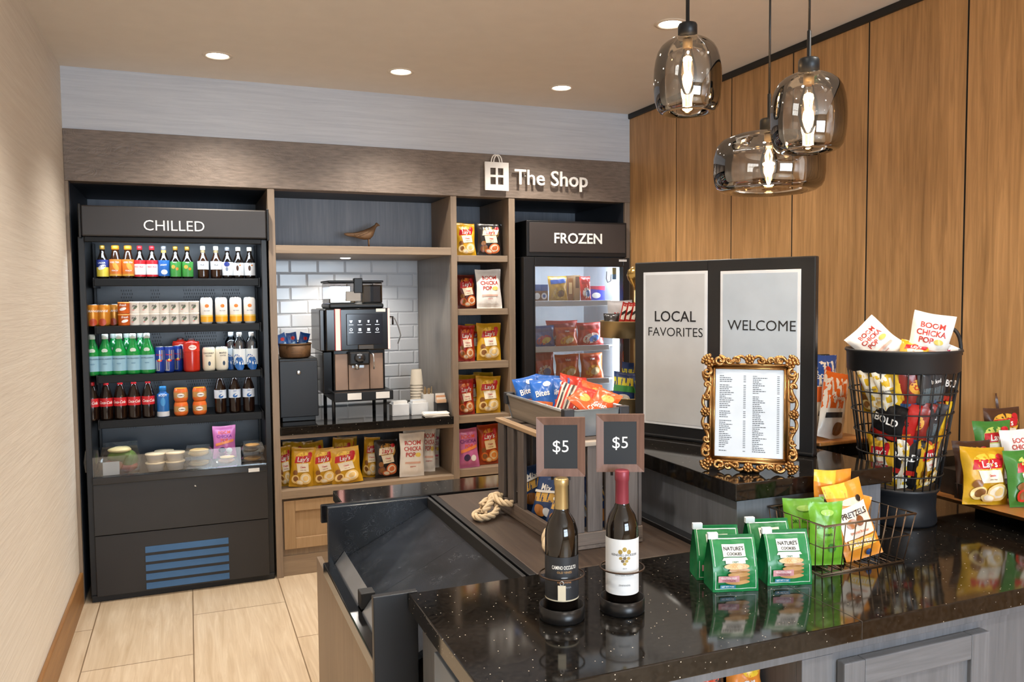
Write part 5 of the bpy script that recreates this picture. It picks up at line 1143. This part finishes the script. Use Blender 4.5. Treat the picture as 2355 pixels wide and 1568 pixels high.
bag('puff', 'blue and orange corn chip bag on the small tray behind the board', (xat(1890, 2.27, 1.25), 2.27, ZU+.0155), .13, .295, .05, rz=.05, ry=.12, lean=.1, lib=CH, seed=1)
bag('puff2', 'orange and white snack bag overlapping the blue one on the small tray', (xat(1908, 2.215, 1.2), 2.215, ZU+.0155), .12, .24, .05, rz=.05, ry=.26, lean=.12, lib=CH, seed=2)
# ================================================================== round wire basket full of snack bags
bx, by = 2.165, 1.975
wb = thing('wire_basket', 'tall round black wire basket on a drum foot full of chip bags', 'basket', (bx, by, ZL+.0005))
def RB(z): return .112+(z-.10)*(.166-.112)/(.50-.10)
MB().lathe([(0, 0), (.106, 0), (.111, .008), (.106, .05), (.108, .10), (.117, .112), (.117, .120), (.109, .122), (.10, .11), (0, .105)], mat('1c1e22', .45), 40).build('drum_foot', wb)
MB().lathe([(RB(.495), .495), (RB(.5)+.003, .50), (.170, .555), (.176, .562), (.174, .568), (.166, .565), (.162, .50), (RB(.495)-.004, .495)], mat('1c1e22', .45), 48).build('top_band', wb)
for k in range(26):
    a = 2*PI*k/26; MB().tube([(RB(.115)*math.sin(a), -RB(.115)*math.cos(a), .115), (RB(.5)*math.sin(a), -RB(.5)*math.cos(a), .50)], .0024, MATTE, 6).build('upright_wire', wb)
for k in range(5):
    z = .165+k*.067; MB().tube([((RB(z)+.004)*math.sin(a), -(RB(z)+.004)*math.cos(a), z) for a in [2*PI*i/40 for i in range(40)]], .0024, MATTE, 6, True).build('ring_wire', wb)
for s in (1,):
    a0 = math.radians(80); c = Vector((.170*math.sin(a0), -.213*math.cos(a0), 0)); tdir = Vector((math.cos(a0), math.sin(a0), 0))
    MB().tube([c+tdir*(.05*math.cos(q))+Vector((0, 0, .545+.085*max(0, math.sin(q))**.7)) for q in [PI*i/16 for i in range(17)]], .006, MATTE, 8).build('handle', wb)
BL = {'ylw': LAYS['yellow'], 'yw': (C('dfb62a'), None, [('q', [(-.5, .0), (-.1, .0), (-.1, 1), (-.5, 1)], C('efe9d8')), ('t', 'Nutrition', -.28, .6, .05, mat('5a5a5a', .6), 0, .3), ('e', .2, .4, .2, .1, C('cf9a1f'))]),
      'red': (C('b8231f'), None, [('t', 'Fritos', 0, .62, .12, K_, .1, .7), ('q', [(-.4, .2), (.4, .34), (.4, .44), (-.4, .3)], C('e8862e'))]),
      'gry': (C('3a3b3f'), None, [('q', [(-.4, .3), (.3, .3), (.3, .62), (-.4, .62)], C('5f6b70')), ('t', 'baked', 0, .74, .08, W_, 0, .6), ('e', .15, .2, .2, .08, C('c2502c'))]),
      'blk': (C('1b1a1c'), None, [('t', 'BOLD', 0, .66, .14, W_, 0, .8), ('q', [(-.4, .3), (.4, .3), (.4, .4), (-.4, .4)], C('b52a22')), ('e', 0, .2, .2, .08, W_)]),
      'wht': LAYS['white'], 'mlt': (C('8c2d27'), None, [('e', 0, .62, .3, .16, C('e3a63a')), ('t', 'Chips', 0, .62, .09, R_, 0, .6), ('q', [(-.5, .1), (.5, .1), (.5, .3), (-.5, .3)], C('3f5f8c'))])}
names = {'ylw': 'yellow chip bag with a red banner', 'yw': 'yellow chip bag showing its printed back', 'red': 'red corn chip bag', 'gry': 'dark grey snack bag', 'blk': 'black snack bag with white lettering', 'mlt': 'maroon chip bag'}
LV = ['bottom', 'middle', 'upper']
lay = [['ylw', 'blk', 'yw', 'ylw', 'gry'], ['blk', 'red', 'mlt', 'gry', 'yw', 'gry', 'red'], ['ylw', 'yw', 'yw', 'mlt', 'gry', 'blk', 'red']]
dirs = ['far left', 'left', 'centre left', 'centre', 'centre right', 'right', 'far right']
for lv, row in enumerate(lay):
    n = len(row)
    for k, st in enumerate(row):
        a = math.radians(-58+(116/(n-1))*k) + (-.38); z = .128+lv*.118; h = .15 if lv < 2 else .14
        rad = RB(z)-.034; wv = .10+.012*lv
        p = (bx+rad*math.sin(a), by-rad*math.cos(a), ZL+z)
        dn = dirs[k] if n == 7 else ['far left', 'left', 'centre', 'right', 'far right'][k]
        bag(st, f'{names[st]}, {LV[lv]} layer {dn}, inside the round wire basket', p, wv, h+.02, .036, rz=a, ry=rnd.uniform(-.3, .3), lean=-.20, seed=k % 4, group='chip bags in the round wire basket', lib=BL)
for st, x, y, z, h, rz, ry, ln, lab in (('wht', -.02, .02, .53, .155, -.75, -.80, .3, 'white popcorn bag sticking out at the left of the round basket'), ('wht', .05, -.055, .50, .185, -.75, .2, .12, 'white popcorn bag standing up at the right of the round basket'),
   ('ylw', -.02, -.06, .50, .11, -.8, .2, .6, 'yellow chip bag lying in the mouth of the round basket'), ('rose', .085, -.06, .50, .10, -.7, .5, .1, 'white and magenta bag leaning at the right rim of the round basket'), ('gry', .02, .07, .47, .12, .2, .5, .3, 'dark grey snack bag lying at the back of the round basket mouth')):
    lib = LAYS if st == 'rose' else BL; bag(st, lab, (bx+x*.8, by+y*.8, ZL+z), min(.125, h*.9), h, .045, rz=rz, ry=ry, lean=ln, seed=1, group='chip bags on top of the round basket', lib=lib)
# ================================================================== wooden board of chip bags at the right
TZ = .962; TX0, TX1, TY0, TY1 = 2.348, XR-.004, 1.30, 2.09
tr = thing('serving_board', 'long honey-coloured wooden board raised above the counter at right, holding chip bags', 'serving board', (TX0, TY0, ZL+.0005))
b = MB(); lx, ly = TX1-TX0, TY1-TY0
b.add([(0, 0, .062-.002), (lx, 0, .060), (lx, ly, .060), (0, ly, .060), (.045, .0, .036), (lx, .0, .036), (lx, ly-.045, .036), (.045, ly-.045, .036)], [(0, 1, 2, 3), (7, 6, 5, 4), (0, 4, 5, 1), (1, 5, 6, 2), (2, 6, 7, 3), (3, 7, 4, 0)], TRAYWOOD); b.build('board', tr, bevel=.003)
for y in (.12, ly-.22): MB().box(.16, lx-.02, y, y+.1, 0, .0355, BLACK).build('riser_block', tr)
for k, (y0, y1, hh) in enumerate(((.52, .60, .05), (.60, .68, .085), (.68, .76, .12))): MB().box(.02+.03*k, lx-.01, y0+.04, y1+.038, .0605, .0605+hh, mat('2c231b', .5)).build('step', tr)
TS = ZL+.061
def tbag(style, px, y, z, w, h, lab, **kw): return bag(style, lab+' on the honey-coloured board', (xat(px, y, z+.1), y, z+.001), w, h, group='chip bags on the serving board', **kw)
tbag('yellow', 2268, 1.83, TS, .158, .185, 'large front yellow chip bag', t=.07, rz=-.25, ry=.06, lean=.2, seed=1)
tbag('brown', 2247, 1.905, TS, .14, .19, 'dark brown bag edge behind the front yellow chip bag', t=.04, rz=-.25, lean=.18, seed=0)
tbag('green', 2372, 1.76, TS, .155, .18, 'green chip bag cut by the right edge', t=.06, rz=-.2, lean=.2, seed=2)
tbag('green', 2292, 1.915+.04, TS+.05, .15, .19, 'green chip bag in the row behind the yellow one', t=.05, rz=-.2, lean=.15, seed=0)
tbag('white', 2350, 1.90, TS+.05, .14, .165, 'white chip bag behind the cut-off green bag', t=.04, rz=-.2, lean=.15, seed=2)
tbag('brown', 2312, 2.02, TS+.085, .15, .185, 'brown chip bag in the upper row, nearer one', t=.045, rz=-.2, lean=.12, seed=1)
tbag('brown', 2335, 2.085+.02, TS+.12, .15, .185, 'brown chip bag in the topmost row', t=.045, rz=-.2, lean=.1, seed=3)
# ================================================================== rectangular wire basket with pouches, cookie bags
yF_, yB_ = 1.655, 1.835; bxa, bxb = 1.543, 1.832; hB = .136
wk = thing('wire_tray_basket', 'low rectangular bronze wire basket holding green and orange pouches', 'basket', (bxa, yF_, ZL+.003))
WB = mat('6d5a48', .35, .8)
bot = [(0, 0), (bxb-bxa, 0), (bxb-bxa, yB_-yF_), (0, yB_-yF_)]; ex = .020
tp = [(-ex*.6, -ex), (bxb-bxa+ex, -ex), (bxb-bxa+ex, yB_-yF_+ex), (-ex*.6, yB_-yF_+ex)]
MB().tube([(*p, hB) for p in tp], .0032, WB, 8, True).build('top_rim', wk); MB().tube([(*p, 0) for p in bot], .0026, WB, 8, True).build('bottom_rim', wk)
mid = [tuple(a*.45+c*.55 for a, c in zip(p, q)) for p, q in zip(bot, tp)]; MB().tube([(*p, hB*.55) for p in mid], .0018, WB, 6, True).build('middle_wire', wk)
for i, n in ((0, 9), (1, 7), (2, 9), (3, 7)):
    for k in range(n):
        t = k/n; p = [a*(1-t)+c*t for a, c in zip(bot[i], bot[(i+1) % 4])]; q = [a*(1-t)+c*t for a, c in zip(tp[i], tp[(i+1) % 4])]
        MB().tube([(*p, 0), (*q, hB)], .0016, WB, 6).build('upright_wire', wk)
for k in range(1, 7): x = (bxb-bxa)*k/7; MB().tube([(x, 0, 0), (x, yB_-yF_, 0)], .0014, WB, 6).build('floor_wire', wk)
for k in range(2): x = (bxb-bxa)*(.72+.1*k); MB().tube([(x, yB_-yF_+ex, hB), (x, yB_-yF_+ex+.002, hB+.012), (x+.012, yB_-yF_+ex+.002, hB+.012), (x+.012, yB_-yF_+ex, hB)], .0016, WB, 6).build('hook', wk)
PO = {'grn': (C('6fae2e'), None, [('t', 'DRY ROAST', -.05, .62, .06, C('2f5a1c'), 0, .6), ('t', 'snack', 0, .5, .05, C('2f5a1c'), 0, .4), ('e', .1, .28, .12, .07, C('3f8030')), ('e', 0, .84, .2, .05, C('a6d268'))]),
      'org': (C('e2902e'), None, [('q', [(-.5, .84), (0, .80), (.1, 1), (-.5, 1)], C('e8c040')), ('e', .05, .74, .3, .05, C('f0e0c0')), ('q', [(-.42, .26), (.42, .30), (.42, .72), (-.42, .66)], C('efe6d8')), ('t', 'PRETZELS', 0, .585, .075, C('3a2416'), .08, .7), ('e', .26, .76, .07, .045, C('2a2018')),
              ('e', -.15, .46, .14, .06, C('a86a35'), .3), ('e', .08, .48, .10, .07, C('8a5028'), -.4), ('t', 'peanut butter', 0, .35, .035, C('d9702c'), 0, .6), ('q', [(-.36, .14), (.36, .16), (.36, .28), (-.36, .26)], C('f2c95a')), ('t', 'CLUSTERS', 0, .21, .06, W_, .02, .6), ('e', .1, .07, .08, .04, C('2f4a7c'))])}
gk = dict(group='pouches in the wire basket', name='snack_pouch', cat='snack pouch', lib=PO)
zb = ZL+.008
bag('grn', 'bright green pouch at the front left corner of the wire basket', (1.60, 1.70, zb), .10, .172, .03, rz=-.25, ry=.02, lean=.1, seed=0, **gk)
bag('grn', 'green pouch at the back left of the wire basket', (1.60, 1.775, zb), .115, .165, .03, rz=-.5, ry=-.05, lean=.12, seed=1, **gk)
bag('org', 'front orange pouch leaning in the wire basket', (1.742, 1.705, zb), .122, .215, .035, rz=-.2, ry=-.20, lean=.28, seed=0, **gk)
bag('org', 'orange pouch standing tallest at the back of the wire basket', (1.70, 1.795, zb+.03), .125, .205, .03, rz=-.12, ry=.05, lean=.02, seed=1, **gk)
bag('org', 'tilted orange pouch behind the front one in the wire basket', (1.685, 1.745, zb), .13, .185, .03, rz=-.25, ry=.3, lean=.2, seed=2, **gk)
# green cookie bags
GRB = C('16793f'); ck = C('c79a62'); ck2 = C('a87a48'); LBL = C('f0eee6')
def cookie(label, x, y, rz, first=[None]):
    if first[0]: return dup(first[0], (x, y, ZL+.0005), (0, 0, rz), label)
    o = thing('cookie_bag', label, 'cookie bag', (x, y, ZL+.0005), rz, 'green cookie bags'); first[0] = o
    w, h, d = .118, .132, .072
    def side(v): # half depth at height v
        return d/2*(1-max(0, v-.42)/.58)**.8 if v < 1 else 0
    b = MB()
    def Sf(u, v, sgn=-1, e=0): 
        hw = w/2*(1-.02*math.sin(PI*v)); y_ = side(v)+.0035*math.sin(PI*(u+.5))*math.sin(PI*v)+.0012*math.sin(14*u+9*v); return (2*u*hw, sgn*(y_+e), v*h)
    b.grid(lambda u, v: Sf(u-.5, v, -1), 10, 16, GRB); b.grid(lambda u, v: Sf(u-.5, v, 1), 10, 16, GRB, flip=True)
    for s in (-1, 1): b.grid(lambda u, v: (s*(w/2*(1-.02*math.sin(PI*v))-.014*math.sin(PI*u)*min(1, v*2.2)), (2*u-1)*side(v), v*h), 6, 16, C('11693a'), flip=s < 0)
    b.add([(-w/2, -d/2, 0), (w/2, -d/2, 0), (w/2, d/2, 0), (-w/2, d/2, 0)], [(3, 2, 1, 0)], GRB)
    b.build('pouch', o)
    b = MB(); wl = C('e9efe6')
    dec = [('q', [(-.45, .055), (.45, .055), (.45, .065), (-.45, .065)], wl), ('q', [(-.45, .055), (-.44, .055), (-.44, .97), (-.45, .97)], wl), ('q', [(.44, .055), (.45, .055), (.45, .97), (.44, .97)], wl), ('q', [(-.45, .955), (.45, .955), (.45, .97), (-.45, .97)], wl),
           ('q', [(-.25, .66), (.25, .66), (.25, .87), (-.25, .87)], LBL), ('t', "NATURE'S", 0, .80, .065, INK, 0, .44), ('t', 'COOKIES', 0, .71, .05, INK, 0, .40), ('q', [(-.29, .60), (.29, .60), (.25, .645), (-.25, .645)], LBL), ('q', [(-.22, .545), (.22, .545), (.22, .60), (-.22, .60)], LBL), ('t', 'CRISPY', 0, .572, .03, C('2f6b45'), 0, .3)]
    dec += [('e', .03+.01*i, .20+.075*i, .27-.012*i, .050, [ck, ck2][i % 2]) for i in range(5)]+[('e', .0, .50, .27, .055, C('d8b283'))]
    dec += [('q', [(-.40, .20), (.06, .21), (.06, .33), (-.40, .32)], C('c98f94')), ('t', 'GLUTEN FREE', -.17, .285, .035, C('f3e6e6'), 0, .4), ('t', 'CHOCOLATE', -.17, .235, .03, C('7c2f3a'), 0, .4), ('q', [(-.36, .085), (-.02, .085), (-.02, .15), (-.36, .15)], C('2f7f9a')), ('t', 'NET WT 7 OZ', -.19, .118, .028, W_, 0, .3)]
    for k, q in enumerate(dec): decal(b, Sf, q, w, h, min(k, 14)*.6)
    b.build('printed_front', o)
    MB().box(-w*.52, -w*.30, -.006, .006, h*.955, h+.010, mat('dfe9ee', .5)).build('closure_tab', o, bevel=.001)
    b = MB(); b.box(-w*.5, w*.5, -.003, .003, h*.97, h+.003, C('12703b')); b.build('folded_top', o); return o
cookie('green cookie bag with sandwich cookies printed, front row left', 1.272, 1.685, -.30)
cookie('green cookie bag with sandwich cookies printed, front row right, next to the wire basket', 1.428, 1.668, -.30)
cookie('green cookie bag half hidden behind the front left cookie bag', 1.287, 1.772, -.34)
cookie('green cookie bag half hidden behind the front right cookie bag', 1.452, 1.768, -.26)
# ================================================================== hanging glass lamps
SMOKE = thin_glass('smoked_glass', (.60, .555, .50, 1), .16, ior=1.5); CLEARB = thin_glass('bulb_glass', (.96, .93, .88, 1), .06)
FIL = emitter('filament_glow', (1, .66, .30, 1), 22)
def pendant(label, px, py, dep, w, h, prof, capz):
    d = ray(px, py); p = CAM+d*dep; zc = p.z
    o = thing('pendant_lamp', label, 'pendant lamp', (p.x, p.y, zc-h/2), 0, 'smoked glass pendant lamps')
    MB().lathe([(r*w/2, z*h) for r, z in prof], SMOKE, 48).build('glass_shade', o)
    top = h*capz; M1 = mat('23272b', .4, .5)
    MB().lathe([(0, top-.006), (.030, top-.006), (.030, top+.034), (.027, top+.040), (.008, top+.041), (.006, top+.042), (.006, top+.12), (.003, top+.124), (0, top+.124)], M1, 24).build('cap', o)
    MB().tube([(0, 0, top+.12), (0, 0, H_CEIL-(zc-h/2)-.02)], .0035, BLACK, 8).build('cord', o)
    MB().lathe([(0, H_CEIL-(zc-h/2)-.022), (.05, H_CEIL-(zc-h/2)-.02), (.05, H_CEIL-(zc-h/2)-.001)], M1, 24).build('canopy', o)
    bz = top-.03
    bl = MB().lathe([(0, bz-.150), (.012, bz-.146), (.021, bz-.125), (.030, bz-.092), (.027, bz-.06), (.018, bz-.03), (.013, bz-.008), (.013, bz)], CLEARB, 24).build('bulb', o)
    MB().lathe([(.014, bz-.008), (.0155, bz-.006), (.0155, bz+.026), (0, bz+.026)], BRASS, 18).build('socket', o)
    b = MB()
    for k in range(5):
        a = 2*PI*k/5; b.tube([(.004*math.cos(a), .004*math.sin(a), bz-.03), (.011*math.cos(a), .011*math.sin(a), bz-.05), (.006*math.cos(a+.8), .006*math.sin(a+.8), bz-.118)], .0022, FIL, 6)
    b.build('filament', bl)
    lamp('bulb_light', 'POINT', (0, 0, bz-.085), 5, (1, .62, .30), parent=o, shadow_soft_size=.02)
    return o
TALL = [(.55, .04), (.66, .0), (.80, .02), (.90, .08), (.96, .17), (.99, .30), (1.0, .44), (.985, .58), (.95, .69), (.89, .79), (.80, .865), (.66, .925), (.48, .97), (.30, 1.0)]
WIDE = [(.60, .05), (.74, .0), (.84, .02), (.93, .07), (.975, .14), (1.0, .28), (1.0, .56), (.955, .75), (.86, .85), (.70, .915), (.48, .965), (.26, .992), (.17, 1.0)]
pendant('tall smoked glass hanging lamp, left and highest of three', 1581, 173, 2.55, .212, .238, TALL, 1.0)
pendant('tall smoked glass hanging lamp, right of three', 1859, 258, 2.40, .218, .232, TALL, 1.0)
pendant('wide low smoked glass hanging lamp, lowest of three', 1768, 372, 2.68, .357, .200, WIDE, 1.0)
